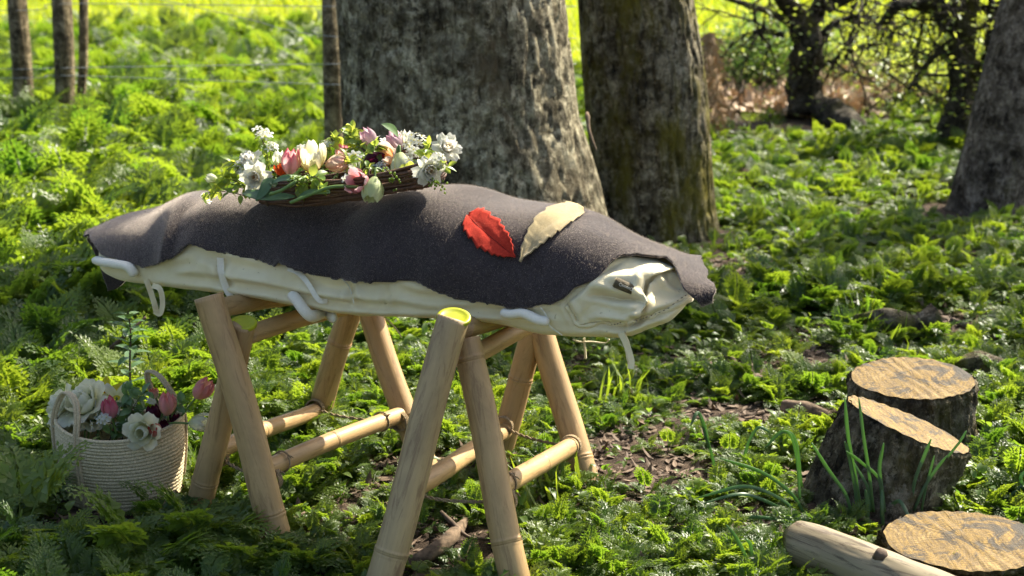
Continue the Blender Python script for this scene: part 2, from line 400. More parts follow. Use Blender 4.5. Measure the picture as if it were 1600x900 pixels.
def polyd(pts, x, y):
    """signed-ish distance to polyline in picture units: (dist, param)"""
    best = (1e9, 0, 0)
    n = len(pts)-1
    for i in range(n):
        (ax, ay), (bx, by) = pts[i], pts[i+1]; dx, dy = bx-ax, by-ay; L2 = dx*dx+dy*dy
        u = max(0, min(1, ((x-ax)*dx+(y-ay)*dy)/L2)); ex, ey = x-ax-dx*u, y-ay-dy*u; d = math.hypot(ex, ey)
        if d < best[0]: best = (d, (i+u)/n, (dx*ey-dy*ex))
    return best
CREASES = [  # polyline in picture units, half width px, depth m
    ([(232, 428), (330, 437), (420, 452), (520, 473), (600, 478), (680, 482)], 6, .014),
    ([(680, 482), (760, 486), (880, 490)], 6, .010),
    ([(915, 457), (940, 461), (965, 467), (985, 468), (1003, 474), (1006, 482)], 6, .016),
    ([(982, 494), (988, 503), (1000, 500), (1008, 492)], 5, .018),
    ([(905, 511), (935, 503), (972, 509), (995, 503), (1020, 494), (1048, 482), (1078, 466)], 5, .014),
    ([(1004, 472), (1003, 452), (1008, 438), (1020, 431)], 6, .022),
    ([(1035, 426), (1046, 436), (1062, 444)], 5, .012),
    ([(884, 470), (892, 488), (903, 506)], 5, .010),
    ([(940, 425), (965, 418), (1000, 420)], 9, .007),
    ([(346, 400), (350, 430), (362, 458)], 7, .010),
    ([(300, 392), (360, 412), (430, 428)], 8, .010),
    ([(470, 430), (500, 445), (530, 450), (560, 446)], 8, .011),
    ([(545, 445), (552, 462), (565, 476)], 6, .013),
    ([(620, 450), (650, 462), (700, 468)], 7, .010),
    ([(720, 470), (760, 480), (800, 486)], 6, .006),
    ([(240, 424), (275, 418), (310, 408)], 7, .006),
    ([(600, 440), (606, 462), (600, 480)], 6, .005)]
LUMPS = [(1044, 454, 34, 17, -.030), (982, 484, 13, 11, .012), (940, 486, 26, 13, .010), (1025, 478, 26, 8, .008), (970, 520, 60, 7, .010), (1045, 497, 34, 8, .010), (930, 440, 22, 12, .006), (560, 462, 30, 8, .006), (700, 476, 40, 6, .005), (400, 430, 40, 10, .005)]
TLB, TRB = -.985, .93
def body_pt(t, a):
    zb, zt, w_ = zb_(t), zt_(t)-.018, wid(t)-.006
    TLb, TRb = TLB, TRB
    e = 1.
    if t < TLb+.12: e = math.sqrt(max(0, 1-((TLb+.12-t)/.12)**2))
    if t > TRb-.13: e = math.sqrt(max(0, 1-((t-TRb+.13)/.13)**2))
    zc = zb+.045
    p = secp(t, a, zc-(zc-zb)*max(e, .02)**.7, zc+(zt-zc)*max(e, .02)**.6, max(.004, w_*(.25+.75*e)*min(1, e*3)))
    q = proj(p)
    nrm = (-NN*math.cos(a)+Vector((0, 0, 1))*math.sin(a))
    d = .006*nz(p.x*5, p.y*5, p.z*9)+.003*nz(p.x*14, p.y*14, p.z*16)
    if -1.2 < a < 1.7:
        for pl, hw, dep in CREASES:
            dd, u, sd = polyd(pl, q[0], q[1])
            if dd < hw*4:
                x = dd/hw; d += dep*(-math.exp(-x*x) + .75*math.exp(-((x-1.7)/.9)**2))*min(1, 3.5*min(u+.02, 1.05-u))
        for lx, ly, lw, lh, ld in LUMPS:
            x = ((q[0]-lx)/lw)**2 + ((q[1]-ly)/lh)**2
            if x < 8: d += ld*math.exp(-x*(1 if ld > 0 else 1)*(x if ld < 0 else 1))
    return p + nrm*d
for k_ in range(30):
    mxp = max(proj(body_pt(TRB-.13*q_/10, R(a_)))[0] for q_ in range(10) for a_ in range(-30, 120, 10))
    if mxp <= 1086: break
    TRB -= .006
for k_ in range(40):
    mnp = min(proj(body_pt(TLB+.12*q_/10, R(a_)))[0] for q_ in range(10) for a_ in range(-30, 120, 10))
    if abs(mnp-151) < 4: break
    TLB += .005 if mnp < 151 else -.005
print('body ends', TLB, TRB, mxp, mnp)
root = empty('burial_shroud', C0+Vector((0, 0, zb_(0))), 'long cream felt burial shroud lying across two bamboo trestles under a grey cover', 'burial shroud')
nt_, na = 460, 230
mb = MB(); pts = []
for i in range(nt_+1):
    t = TLB + (TRB-TLB)*i/nt_
    pts += [body_pt(t, 2*PI*k/na if k < na*.5 else 2*PI*k/na-2*PI) for k in range(na)]
mb.grid(pts, na, nt_+1, closeu=True)
sb = mb.build('shroud_body', M['cream'], root)
bvh_body = BVHTree.FromPolygons([Vector(v) for v in mb.v], mb.f)

# cream ridge of the turned seam at the foot end, with its stitches
def hit(px, py, bv, off=0.):
    d = ray(px, py).normalized(); loc, nrm, _, _ = bv.ray_cast(CAM, d)
    if loc is None: return None, None
    if nrm.dot(d) > 0: nrm = -nrm
    return loc + nrm*off, nrm
def on_body(pts, off, n=30, bv=None):
    out = []
    for p in cat([Vector((x, y, 0)) for x, y in pts], n):
        h, _ = hit(p.x, p.y, bv or bvh_body, off)
        if h is not None: out.append(h)
    return out
# ------------------------------------------------------------ grey felt cover
def hem_angle(t):
    prev = None; best = None
    for k in range(0, 141):
        a = R(96-k)                                   # from the ridge down the near side
        p = secp(t, a, zb_(t), zt_(t), wid(t), .004); q = proj(p)
        if q[0] < 140: return R(84)
        if q[1] >= interp(HEM, q[0]) + 2.2*nz(t*40, 1.)+1.5*nz(t*90, 5.): return a
    return R(-30)
HA = [(t, hem_angle(t)) for t in [TL+(TR-TL)*i/400 for i in range(401)]]
def cover_pt(t, s):
    t_in = t; an = interp(HA, t); af = R(187) + sm((-.88-t)/.14)*R(38)
    a = an + (af-an)*s
    zb, zt, w_ = zb_(t), zt_(t), wid(t)
    t += sm((-.9-t)/.12)*.07*max(0, a-R(170))
    p = secp(t, min(a, PI), zb, zt, w_, 0.) - Vector((0, 0, max(0, a-PI)*(.06+.12*sm((-.88-t)/.14))))
    nrm = (-NN*math.cos(a)+Vector((0, 0, 1))*math.sin(a)).normalized()
    edge = math.exp(-s*9)
    d = .003 + .013*edge*(.55+1.1*nz(t*8, 5.)) + .007*nz(p.x*4, p.y*4, p.z*6+8) + .0035*nz(p.x*10, p.y*10, p.z*12)
    # soft drape folds running down the near side
    d += .006*math.sin(t*17+2*math.sin(t*5)+a*2.2)*sm((1.5-a)/1.)
    d += -.012*math.exp(-((t+.08)/.07)**2)*math.exp(-((a-1.2)/.5)**2) + .010*math.exp(-((t-.08)/.09)**2)*math.exp(-((a-1.1)/.45)**2)
    d += .008*math.exp(-((t+.72)/.05)**2) - .006*math.exp(-((t+.62)/.05)**2)
    return p + nrm*max(d, -.004) + Vector((0, 0, 0))
tR = None
for i in range(400):                                   # where the top of the cover reaches the photographed end
    t = .8+.25*i/400; q = proj(secp(t, R(75), zb_(t), zt_(t), wid(t)))
    if q[0] > 1106: tR = t; break
tLf = None
for i in range(400):
    t = -.9-.25*i/400; q = proj(secp(t, R(95), zb_(t), zt_(t), wid(t)))
    if q[0] < 117: tLf = t; break
tR = tR or 1.02; tLf = tLf or -1.11
print('cover ends', tLf, tR)
nu, nv = 110, 460; mb = MB(); pts = []
for j in range(nv):
    t0 = tLf + (tR-tLf)*j/(nv-1)
    for i in range(nu):
        s = i/(nu-1); t = t0
        e = sm((t0-tR+.12)/.12); t += e*(.006*nz(s*14, 7.)+.020*nz(s*6, 2.))
        e = sm((tLf+.1-t0)/.1); t += e*(.006*nz(s*10, 3.))
        pts.append(cover_pt(t, s))
mb.grid(pts, nu, nv)
bvh_cov = BVHTree.FromPolygons([Vector(v) for v in mb.v], mb.f)
# wool fibres standing off the surface
cv = [Vector(v) for v in mb.v]; rnd = random.Random(3); fib = []
for _ in range(110000):
    j = rnd.randrange(nv-1); i = int(rnd.random()**1.2*(nu*.7)); a = cv[j*nu+i]; b = cv[j*nu+i+1]; c = cv[(j+1)*nu+i]
    p = a + (b-a)*rnd.random() + (c-a)*rnd.random(); nrm = (c-a).cross(b-a)
    if nrm.length < 1e-9: continue
    nrm.normalize()
    if nrm.dot(p-(C0+U*(p-C0).dot(U)+Vector((0, 0, .6)))) < 0: nrm = -nrm
    r_ = Vector((rnd.gauss(0, 1), rnd.gauss(0, 1), rnd.gauss(0, 1))).normalized()
    d = (nrm*.55 + r_).normalized(); L = rnd.uniform(.003, .011); sd = d.cross(r_).normalized()*.00038
    if d.dot(nrm) < .1: d = (d + nrm*.4).normalized()
    p2 = p + nrm*.001; fib.append((p2-sd, p2+sd, p2+d*L*.6+r_*L*.1, p2+d*L))
cover = mb.build('felt_cover', [M['felt'], M['felt']])
sol = cover.modifiers.new('thickness', 'SOLIDIFY'); sol.thickness = .006; sol.offset = 0
tag(cover, 'dark grey brown wool felt cover draped over the cream shroud', 'felt cover')
fm = MB()
for q in fib: fm.add(q, [(0, 1, 2), (1, 3, 2)])
fo = fm.build('wool_fuzz', M['fuzz'], cover, smooth=False); fo['kind'] = 'stuff'

# ------------------------------------------------------------ felt leaves on the cover
def felt_leaf(name, mid, hw, teeth, mat, ribmat, label, curl, wprof):
    mp = cat([Vector((x, y, 0)) for x, y in mid], 70); n = len(mp); K = 13; pts = []; keep = []
    mb = MB()
    for i, m_ in enumerate(mp):
        s = i/(n-1); tn = (mp[min(i+1, n-1)]-mp[max(i-1, 0)]).normalized(); sd = Vector((-tn.y, tn.x, 0))
        tooth = 1 + .20*((s*teeth+.3*math.sin(s*9)) % 1.0)**1.2 - .09
        w_ = hw*interp(wprof, s)*(tooth if .08 < s < .9 else 1)
        for k in range(K):
            u = -1+2*k/(K-1); q = m_ + sd*u*w_
            h, nr = hit(q.x, q.y, bvh_cov)
            if h is None: h, nr = hit(q.x, q.y+4, bvh_cov)
            if h is None: h, nr = hit(q.x, q.y+12, bvh_cov)
            pts.append(h + nr*(.006 + .004*abs(u)**2*curl + .003*nz(s*6, u*2) + curl*.004*sm((s-.7)/.3) - .003*math.exp(-(u/.12)**2)))
    mb.grid(pts, K, n)
    o = mb.build(name, mat); m = o.modifiers.new('thickness', 'SOLIDIFY'); m.thickness = .0032; m.offset = .3
    tag(o, label, 'felt leaf', 'felt leaves on the cover')
    path = [Vector(pts[i*K+K//2])+Vector((0, -.0035, .001)) for i in range(2, n-2)]
    r = MB(); r.tube(path, .0011, 6); ro = r.build('midrib', ribmat, o)
    return o
felt_leaf('felt_leaf', [(731, 339), (745, 352), (768, 372), (790, 390), (807, 404)], 26, 9, M['red'], M['redrib'],
          'red felt leaf with a toothed edge on the grey cover', 1.2, [(0, .12), (.06, .62), (.2, .85), (.45, 1), (.65, .8), (.85, .4), (.93, .14), (1, .04)])
felt_leaf('felt_leaf', [(911, 335), (890, 338), (862, 351), (842, 370), (826, 392), (816, 412)], 21, 8, M['tan'], M['tan'],
          'tan felt leaf with a folded edge on the grey cover', 1.8, [(0, .15), (.1, .5), (.25, .8), (.45, 1), (.65, .72), (.85, .36), (.93, .12), (1, .04)])

# ------------------------------------------------------------ handles, ties and toggle of the shroud
def strap(name, pts3, w_, th, mat, parent, n=40, wob=0):
    path = cat(pts3, n); mb = MB(); mb.tube(path, w_/2, 10, flat=th/w_, wob=wob); return mb.build(name, mat, parent)
def bh(px, py, off=.01):
    h, _ = hit(px, py, bvh_body, off); 
    if h is None: h = at(px, py, 4.3)
    return h
def padded(pxs, offs, r, name='handle', lab=None):
    path = cat([bh(x, y, o) for (x, y), o in zip(pxs, offs)], 36)
    n = len(path); rad = [r*(.35+.65*min(1, min(i, n-1-i)/2.5)**.5) for i in range(n)]
    mb = MB(); mb.tube(path, rad, 14, flat=.75, wob=.08); return mb.build(name, M['white'], root)
padded([(458, 464), (468, 471), (490, 480), (510, 488), (524, 489)], [.012, .02, .026, .03, .018], .017)
padded([(787, 490), (800, 494), (822, 496), (845, 499), (861, 501)], [.008, .014, .018, .018, .012], .017)
padded([(157, 406), (172, 410), (192, 413), (210, 417), (217, 430)], [.016, .022, .024, .022, .012], .018)
def webb(px, name='tie_strap', w_=.014, th=.003, mat=None, off=.008, n=40):
    pts = []
    for x, y, o in px:
        h, _ = hit(x, y, bvh_body, off+o)
        if h is None: h = at(x, y, pts[-1].y-.003 if pts else 4.4)
        pts.append(h)
    mb = MB(); path = cat(pts, n)
    # ribbon facing the camera, real thickness
    vs = []; k = 0
    for i, p in enumerate(path):
        t = (path[min(i+1, n)]-path[max(i-1, 0)]).normalized(); toc = (CAM-p).normalized(); s = t.cross(toc).normalized(); nn = s.cross(t)
        tw = .35*math.sin(i*.22+px[0][0]); s = (s*math.cos(tw)+nn*math.sin(tw)); nn = t.cross(s)
        vs += [p+s*w_/2+nn*th/2, p-s*w_/2+nn*th/2, p-s*w_/2-nn*th/2, p+s*w_/2-nn*th/2]
    mb.grid(vs, 4, n+1, closeu=True); mb.f += [(0, 1, 2, 3), (4*n, 4*n+1, 4*n+2, 4*n+3)][:]; mb.m += [0, 0]
    return mb.build(name, mat or M['white'], root, smooth=False)
webb([(347, 400, 0), (347, 425, 0), (352, 448, 0), (362, 466, .01), (374, 478, .03)], w_=.019, th=.002)
webb([(452, 420, 0), (466, 425, .002), (478, 436, .004), (484, 450, .006), (500, 462, .004), (514, 470, .0)], w_=.014, th=.002)
webb([(232, 436, 0), (234, 452, .012), (240, 470, .02), (244, 486, .02)], w_=.016, name='tie_loop', mat=M['cream'])
webb([(238, 446, 0), (250, 452, .01), (254, 474, .01), (250, 490, .0), (241, 486, .0)], w_=.015, name='tie_loop', mat=M['cream'])
webb([(846, 480, 0), (855, 494, .004), (862, 506, .004), (880, 520, .0)], w_=.0025, th=.002, name='thread', mat=M['thread'])
webb([(532, 433, 0), (545, 452, .002), (552, 470, .003)], w_=.0025, th=.002, name='thread', mat=M['thread'])
webb([(913, 528, 0), (914, 545, 0), (915, 560, 0)], w_=.006, th=.004, name='tie_end', mat=M['cream'], n=16)
webb([(895, 530, 0), (905, 534, 0), (925, 534, 0), (945, 536, 0), (952, 530, 0)], w_=.004, th=.004, name='tie_end', mat=M['cream'], n=20)
webb([(972, 520, 0), (978, 535, 0), (983, 552, 0), (986, 566, 0), (985, 576, 0)], w_=.016, th=.01, name='tassel', mat=M['cream'], n=24)
webb([(977, 522, 0), (981, 540, .004), (981, 558, .006), (988, 572, .006)], w_=.009, th=.006, name='tassel', mat=M['cream'], n=24)
webb([(600, 495, 0), (612, 506, 0), (622, 518, 0), (628, 528, 0)], w_=.004, th=.003, name='tie_end', mat=M['cream'], n=16)
# folded end flap, a thick sheet lying on the foot end with a rolled lower edge
fl = [(884, 478), (893, 492), (901, 505), (920, 510), (945, 503), (968, 509), (995, 503), (1020, 493), (1050, 481), (1078, 467)]
path = on_body(fl, .004, 80); mb = MB(); mb.tube(path, [.0075+.003*nz(i*.2, 4.) for i in range(len(path))], 10, flat=.8); mb.build('seam', M['cream'], root)
def pl2(pts, u):
    n = len(pts)-1; k = min(n-1, int(u*n)); f = u*n-k; f = f*f*(3-2*f)*.4+f*.6
    return (pts[k][0]+(pts[k+1][0]-pts[k][0])*f, pts[k][1]+(pts[k+1][1]-pts[k][1])*f)
TT = [(930, 440), (946, 424), (962, 406), (990, 402), (1025, 406), (1057, 420)]; BB = [(903, 508), (925, 504), (950, 503), (972, 509), (992, 505)]
LL = [(930, 440), (905, 460), (884, 478), (892, 494), (903, 508)]; RR = [(1057, 420), (1022, 431), (1006, 440), (1003, 457), (1010, 474), (1000, 490), (992, 505)]
KU, KV = 70, 60; pts = []; mb = MB()
for j_ in range(KV):
    v = j_/(KV-1)
    for i_ in range(KU):
        u = i_/(KU-1); a, b, c, d_ = pl2(TT, u), pl2(BB, u), pl2(LL, v), pl2(RR, v)
        x = [(1-v)*a[k]+v*b[k]+(1-u)*c[k]+u*d_[k] - ((1-u)*(1-v)*TT[0][k]+u*(1-v)*TT[-1][k]+(1-u)*v*BB[0][k]+u*v*BB[-1][k]) for k in (0, 1)]
        h, nr = hit(x[0], x[1], bvh_body)
        if h is None: h, nr = at(x[0], x[1], 4.05), Vector((0, -1, 0))
        o_ = .003 + .004*sm(u*6) + .020*u**3*sm(v*5+.3) + .006*math.exp(-((1-v)/.10)**2)
        o_ += .007*sm(u*4)*sm((1-u)*5+.2)*(math.sin((u*.9+v*1.5)*7.+.8*math.sin(u*5)) + .5*nz(u*7, v*6, 2.)) * sm(v*4)
        o_ -= .010*math.exp(-((x[1]-(463+.06*(x[0]-900)))/4.5)**2)*sm((x[0]-905)/25)*sm((1008-x[0])/20)
        pts.append(h + Vector((0, -.93, .36))*max(.0015, o_))
mb.grid(pts, KU, KV); ef = mb.build('end_flap', M['cream'], root); s_ = ef.modifiers.new('thickness', 'SOLIDIFY'); s_.thickness = .0045; s_.offset = 0
bvh_flap = BVHTree.FromPolygons([Vector(v) for v in mb.v], mb.f)
st = on_body([(955, 503), (990, 497), (1030, 483), (1075, 462)], .0085, 60)
mb = MB()
for i in range(0, len(st)-2, 3): mb.tube([st[i], st[i+1]], .0012, 5)
mb.build('stitching', M['deadwood'], root)
# toggle tag
tgc, _n = hit(973, 446, bvh_flap, .014); a0, a1 = at(959, 440, tgc.y), at(989, 453, tgc.y-.008)
mb = MB(); ax = (a1-a0)
mb.tube([a0+ax*.06, a0+ax*.1, a0+ax*.5, a1], [.0125, .0135, .0135, .0125], 20)
tg = mb.build('wood_tag', M['toggle'], root); mb = MB(); mb.tube([a0+ax*.02, a0+ax*.062], [.0118, .0122], 20); mb.build('cut_end', M['toggle_end'], tg)
mb = MB(); front = (CAM-(a0+a1)/2).normalized(); axn = ax.normalized(); sdv = axn.cross(front).normalized(); front = sdv.cross(axn).normalized()
if front.dot(CAM-a0) < 0: front = -front
for f_, rr in ((.36, .0036), (.92, .0036), (.5, .002), (.6, .002), (.7, .002), (.8, .002)):
    c_ = a0+ax*f_+front*.0142
    mb.tube([c_+axn*rr*math.cos(k*PI/8)+sdv*rr*math.sin(k*PI/8) for k in range(17)], .0006, 5)
mb.build('engraving', M['white'], tg)

# ------------------------------------------------------------ bamboo trestles
def bamboo(name, a, b, r0, r1, nodes, mat, parent, hollow=False, seg=20):
    a = Vector(a); b = Vector(b); L = (b-a).length; mb = MB(); path = []; rad = []
    ns = 60
    for i in range(ns+1):
        f = i/ns; r = r0+(r1-r0)*f
        path.append(Vector((.003*math.sin(f*7+a.x*9), .003*math.cos(f*6+a.y*7), f*L))); rad.append(r)
    for nf in nodes:
        for df, k in ((-.012, .0), (-.006, .035), (-.002, .055), (.0, -.02), (.002, .05), (.007, .03), (.014, 0)):
            f = nf + df/L
            if 0 < f < 1: path.append(Vector((.003*math.sin(f*7+a.x*9), .003*math.cos(f*6+a.y*7), f*L))); rad.append((r0+(r1-r0)*f)*(1+k))
    z = sorted(zip(path, rad), key=lambda q: q[0].z); path = [q[0] for q in z]; rad = [q[1] for q in z]
    mb.tube(path, rad, seg)
    if hollow:                                        # cut end: rim and a dark hollow
        pass
    me = mb.build(name, mat, None)
    me.rotation_mode = 'QUATERNION'; me.rotation_quaternion = (b-a).to_track_quat('Z', 'Y'); me.location = a
    me.parent = parent; me.matrix_parent_inverse = Matrix.Translation(parent.location).inverted()
    return me
def cap(a, b, r, parent):                              # yellow end cap at b: rim, recess and skirt
    t = Vector((.06, -.30, 1)).normalized(); x = t.orthogonal().normalized(); y = t.cross(x); mb = MB(); pts = []
    prof = [(-.006, 1.0), (-.004, 1.06), (.004, 1.06), (.006, 1.03), (.006, .82), (.004, .76), (.0035, .40), (.0035, .01)]
    for h, k in prof: pts += [b + t*h + (x*math.cos(2*PI*i/32)+y*math.sin(2*PI*i/32))*r*k for i in range(32)]
    mb.grid(pts, 32, len(prof), closeu=True); return mb.build('end_cap', M['cap'], parent)
def ropeline(pts, r, parent, name='rope', turns=40):
    path = cat(pts, 60); mb = MB(); n = len(path)
    for st_ in range(2):
        pp = []
        for i, p in enumerate(path):
            t = (path[min(i+1, n-1)]-path[max(i-1, 0)]).normalized(); x = t.cross(Vector((.2, 1, .3))).normalized(); y = t.cross(x)
            an = i/n*turns + st_*PI; pp.append(p + (x*math.cos(an)+y*math.sin(an))*r*.55)
        mb.tube(pp, r*.62, 7)
    return mb.build(name, M['rope'], parent)
def wrap(c, axis_, r, parent, k=3, rr=.0032, name='knot'):
    axis_ = axis_.normalized(); x = axis_.orthogonal().normalized(); y = axis_.cross(x); pts = []
    n = 20*k
    for i in range(n+1):
        an = 2*PI*i/20; pts.append(c + axis_*(rr*2*(i/20-k/2)) + x*math.cos(an)*(r+rr*.6) + y*math.sin(an)*(r+rr*.6))
    mb = MB(); mb.tube(pts, rr, 6, wob=.3)
    e = pts[-1]
    for _ in range(3):
        d = Vector((random.uniform(-1, 1), random.uniform(-1, 1), random.uniform(-.8, .5)))*.02
        mb.tube([e, e+d*.5+Vector((0, 0, .003)), e+d], [rr*.8, rr*.7, rr*.4], 5)
    return mb.build(name, M['rope'], parent)

def trestle(label, legs, ubars, rails, ropes, knots, capped):
    allp = [onz(*l[1]) for l in legs]; c = sum(allp, Vector())/4
    rt = empty('bamboo_trestle', (c.x, c.y, 0), label, 'trestle', 'bamboo trestles carrying the shroud')
    ends = []
    for li, ((tx, ty, tY), (bx, by), r, nodes, m) in enumerate(legs):
        b = onz(bx, by); b.z -= .02; a = at(tx, ty, tY)
        o = bamboo('leg', b, a, r*1.04, r*.97, nodes, M[m], rt); ends.append((b, a))
        if li in capped: cap(b, a, r*.97, o).parent = None
    for o in [o for o in bpy.data.objects if o.name.startswith('end_cap') and o.parent is None]:
        o.parent = rt; o.matrix_parent_inverse = Matrix.Translation(rt.location).inverted()
    for (x0, y0, Y0), (x1, y1, Y1), r in ubars: bamboo('bar', at(x0, y0, Y0), at(x1, y1, Y1), r, r*.95, (.45,), M['bamboo'], rt)
    for (i, fi), (j, fj), r, nodes in rails:
        a = ends[i][0].lerp(ends[i][1], fi); b = ends[j][0].lerp(ends[j][1], fj); d = (b-a).normalized()
        bamboo('rail', a-d*.012, b+d*.012, r*1.03, r, nodes, M['bamboo'], rt)
    for (i, fi, ni, fn), (j, fj, nj, fm_) in ropes:
        a = ends[i][0].lerp(ends[i][1], fi); a = a.lerp(ends[ni][0].lerp(ends[ni][1], fn), .06)
        b = ends[j][0].lerp(ends[j][1], fj); b = b.lerp(ends[nj][0].lerp(ends[nj][1], fm_), .06)
        ropeline([a, a.lerp(b, .3)+Vector((0, 0, -.012)), a.lerp(b, .7)+Vector((0, 0, -.010)), b], .0045, rt)
        for p, (ia, f_, ja, g_) in ((a, (i, fi, ni, fn)), (b, (j, fj, nj, fm_))):
            q = ends[ja][0].lerp(ends[ja][1], g_)-ends[ia][0].lerp(ends[ia][1], f_); wrap(p, q, .028, rt)
    for (i, fi), (j, fj), u in knots:
        a = ends[i][0].lerp(ends[i][1], fi); b = ends[j][0].lerp(ends[j][1], fj); wrap(a.lerp(b, u), b-a, .0275, rt, 1, .0028, 'twine')
    return rt, ends
# leg order: 0 near front leg, 1 near second leg, 2 far twin of 0, 3 far twin of 1
trestle('bamboo trestle under the head end of the shroud, beside the straw basket',
    [((328, 462, 4.12), (440, 852), .0415, (.15,), 'bamboo'),
     ((380, 506, 4.17), (308, 800), .037, (.2,), 'bamboo'),
     ((562, 446, 4.87), (668, 735), .039, (.29,), 'bamboo'),
     ((562, 440, 4.89), (486, 672), .039, (.62,), 'bamboo')],
    [((335, 482, 4.20), (545, 450, 4.80), .028), ((385, 523, 4.18), (625, 455, 4.85), .027)],
    [((0, .32), (2, .33), .0255, (.47,)), ((1, .35), (3, .19), .0255, (.42,))],
    [((3, .2, 1, .32), (2, .30, 0, .28)), ((1, .31, 3, .24), (0, .27, 2, .33))],
    [((0, .32), (2, .33), .14), ((0, .32), (2, .33), .82)], (1,))
trestle('bamboo trestle under the middle of the shroud with a yellow cap on its front leg',
    [((709, 497, 3.86), (590, 925), .0425, (.17,), 'bamboo_rough'),
     ((728, 530, 3.93), (812, 925), .039, (.22, .92), 'bamboo'),
     ((845, 478, 4.72), (775, 718), .038, (.55,), 'bamboo'),
     ((835, 480, 4.74), (918, 750), .0405, (.15, .86), 'bamboo')],
    [((722, 510, 3.95), (860, 480, 4.62), .029), ((738, 553, 3.95), (885, 482, 4.68), .026)],
    [((0, .385), (2, .22), .0265, (.35,)), ((1, .42), (3, .23), .0265, (.52,))],
    [((2, .27, 0, .38), (3, .24, 1, .37)), ((0, .36, 2, .24), (1, .36, 3, .23))],
    [((1, .42), (3, .23), .1), ((1, .42), (3, .23), .9)], (0,))
# ------------------------------------------------------------ willow tray
h0, _ = hit(520, 303, bvh_cov)
TD = (U + Vector((0, 0, .10))).normalized()            # long axis of the tray, foot end a little higher
TN = Vector((NN.x, NN.y, .17)).normalized(); TU = TD.cross(TN).normalized()
TN = TU.cross(TD)
tl = at(380, 318, 4.30); trr = at(672, 290, 4.11)
TD = (trr-tl).normalized(); TU = (TU - TD*TU.dot(TD)).normalized(); TN = TU.cross(TD).normalized()
half = (trr-tl).length/2; wid2 = .115
TC = (tl+trr)/2 + TN*(wid2*.8) 
print('tray', TC, half)
def tp(x, y, z): return TC + TD*x + TN*y + TU*z
tray = empty('willow_tray', TC, 'long dark willow tray of spring flowers lying on the grey felt cover', 'flower tray')
mb = MB(); rr = random.Random(5)
for layer in range(9):
    for k in range(2):
        zz = -.012 + layer*.0072; grow = 1+.03*layer/9; ph = rr.uniform(0, 6)
        pts = []
        n = 64
        for i in range(n+1):
            an = 2*PI*i/n
            x = math.cos(an)*half*grow; y = math.sin(an)*wid2*grow
            z = zz + .010*(x/half)**2 + .004*math.sin(an*3+ph) + .002*math.sin(an*9+ph*2)
            o = 1 + (k-.5)*.05 + .012*math.sin(an*5+ph)
            z *= 1-.25*abs(math.cos(an))**6
            pts.append(tp(x*o, y*o, z))
        mb.tube(pts, rr.uniform(.0028, .0042), 6, cap=False, wob=.2)
for k in range(26):                                     # loose rods ending at the tips
    s = -1 if k % 2 else 1; y0 = -wid2*rr.uniform(.25, 1.02); z0 = rr.uniform(-.01, .05)
    x0 = rr.uniform(-.9, .1)*half; x1 = x0 + rr.uniform(.3, .9)*half
    pts = []
    for i in range(14):
        x = x0+(x1-x0)*i/13; x = max(-1.05*half, min(1.02*half, x)); e = math.sqrt(max(.02, 1-(x/half/1.06)**2))
        pts.append(tp(x, -wid2*e*1.05 + rr.uniform(-.001, .001), z0*(.55+.45*e)))
    mb.tube(pts, rr.uniform(.0018, .0032), 5, wob=.2)
mb.build('woven_side', M['wicker'], tray)
mb = MB()
for k in range(22):
    y = wid2*(-.95+1.9*k/21); e = math.sqrt(1-(y/wid2)**2)*half
    mb.tube([tp(-e+2*e*i/12, y, -.012+.003*math.sin(i+k)) for i in range(13)], .0045, 6, wob=.2)
mb.build('tray_floor', M['wicker'], tray)
for x in (-.72, -.27, .42, .86):
    e = math.sqrt(1-x*x); mb = MB(); y0 = -wid2*e*1.03
    pts = [tp(x*half + .01*math.cos(a), y0+.012*math.sin(a)*-1-.001, .024+.040*math.cos(a)) for a in [2*PI*i/24 for i in range(25)]]
    mb.tube(pts, .0026, 6); mb.build('binding', M['twig'], tray)

# ------------------------------------------------------------ flower makers (local, +Z = up the flower)
def lerp3(a, b, f): return tuple(a[i]+(b[i]-a[i])*f for i in range(3))
def petal(mb, X, phi, H, Rr, wdt, op, base, tip, ruf, sd, mid=None, inner=1., twist=0):
    bl = .70 if ruf > .06 else .86
    nu_, nv_ = 7, 9; pts = []; cols = []
    for j in range(nv_):
        v = j/(nv_-1)
        r = Rr*inner*(.22+.78*math.sin(PI*min(1, .08+v*(.80-.38*op)))) + op*Rr*1.1*v**1.6
        z = H*(v - op*.45*v*v)*(1+.05*math.sin(sd))
        hw = wdt*(math.sin(PI*min(1, .10+bl*v))**.65)*(1 if v < .95 or bl < .8 else .35)
        for i in range(nu_):
            u = -1+2*i/(nu_-1)
            an = phi + u*hw/max(r, Rr*.35) * (.75) + twist*v
            rr_ = r*(1 - .10*abs(u)**2*(1-op)) + ruf*(math.sin(u*5+sd)+math.sin(u*9+v*6+sd*2))*.5*v*Rr
            zz = z - H*.10*abs(u)**2*v + ruf*H*.35*math.sin(u*6+sd*3)*v**2
            pts.append(X(Vector((rr_*math.cos(an), rr_*math.sin(an), zz))))
            c = lerp3(base, tip, v**1.2)
            if mid: c = lerp3(c, mid, max(0, 1-abs(u)*1.6)*math.sin(PI*min(1, v*.95+.05))*.9)
            k = .93+.07*math.sin(u*14+sd)
            cols.append(tuple(q*k for q in c))
    fs = [(j*nu_+i, j*nu_+i+1, (j+1)*nu_+i+1, (j+1)*nu_+i) for j in range(nv_-1) for i in range(nu_-1)]
    mb.add(pts, fs, cols)
def frame(p, d, roll=0.):
    d = Vector(d).normalized(); q = d.to_track_quat('Z', 'Y') @ Matrix.Rotation(roll, 3, 'Z').to_quaternion()
    return lambda v: p + q @ v
FK = {}
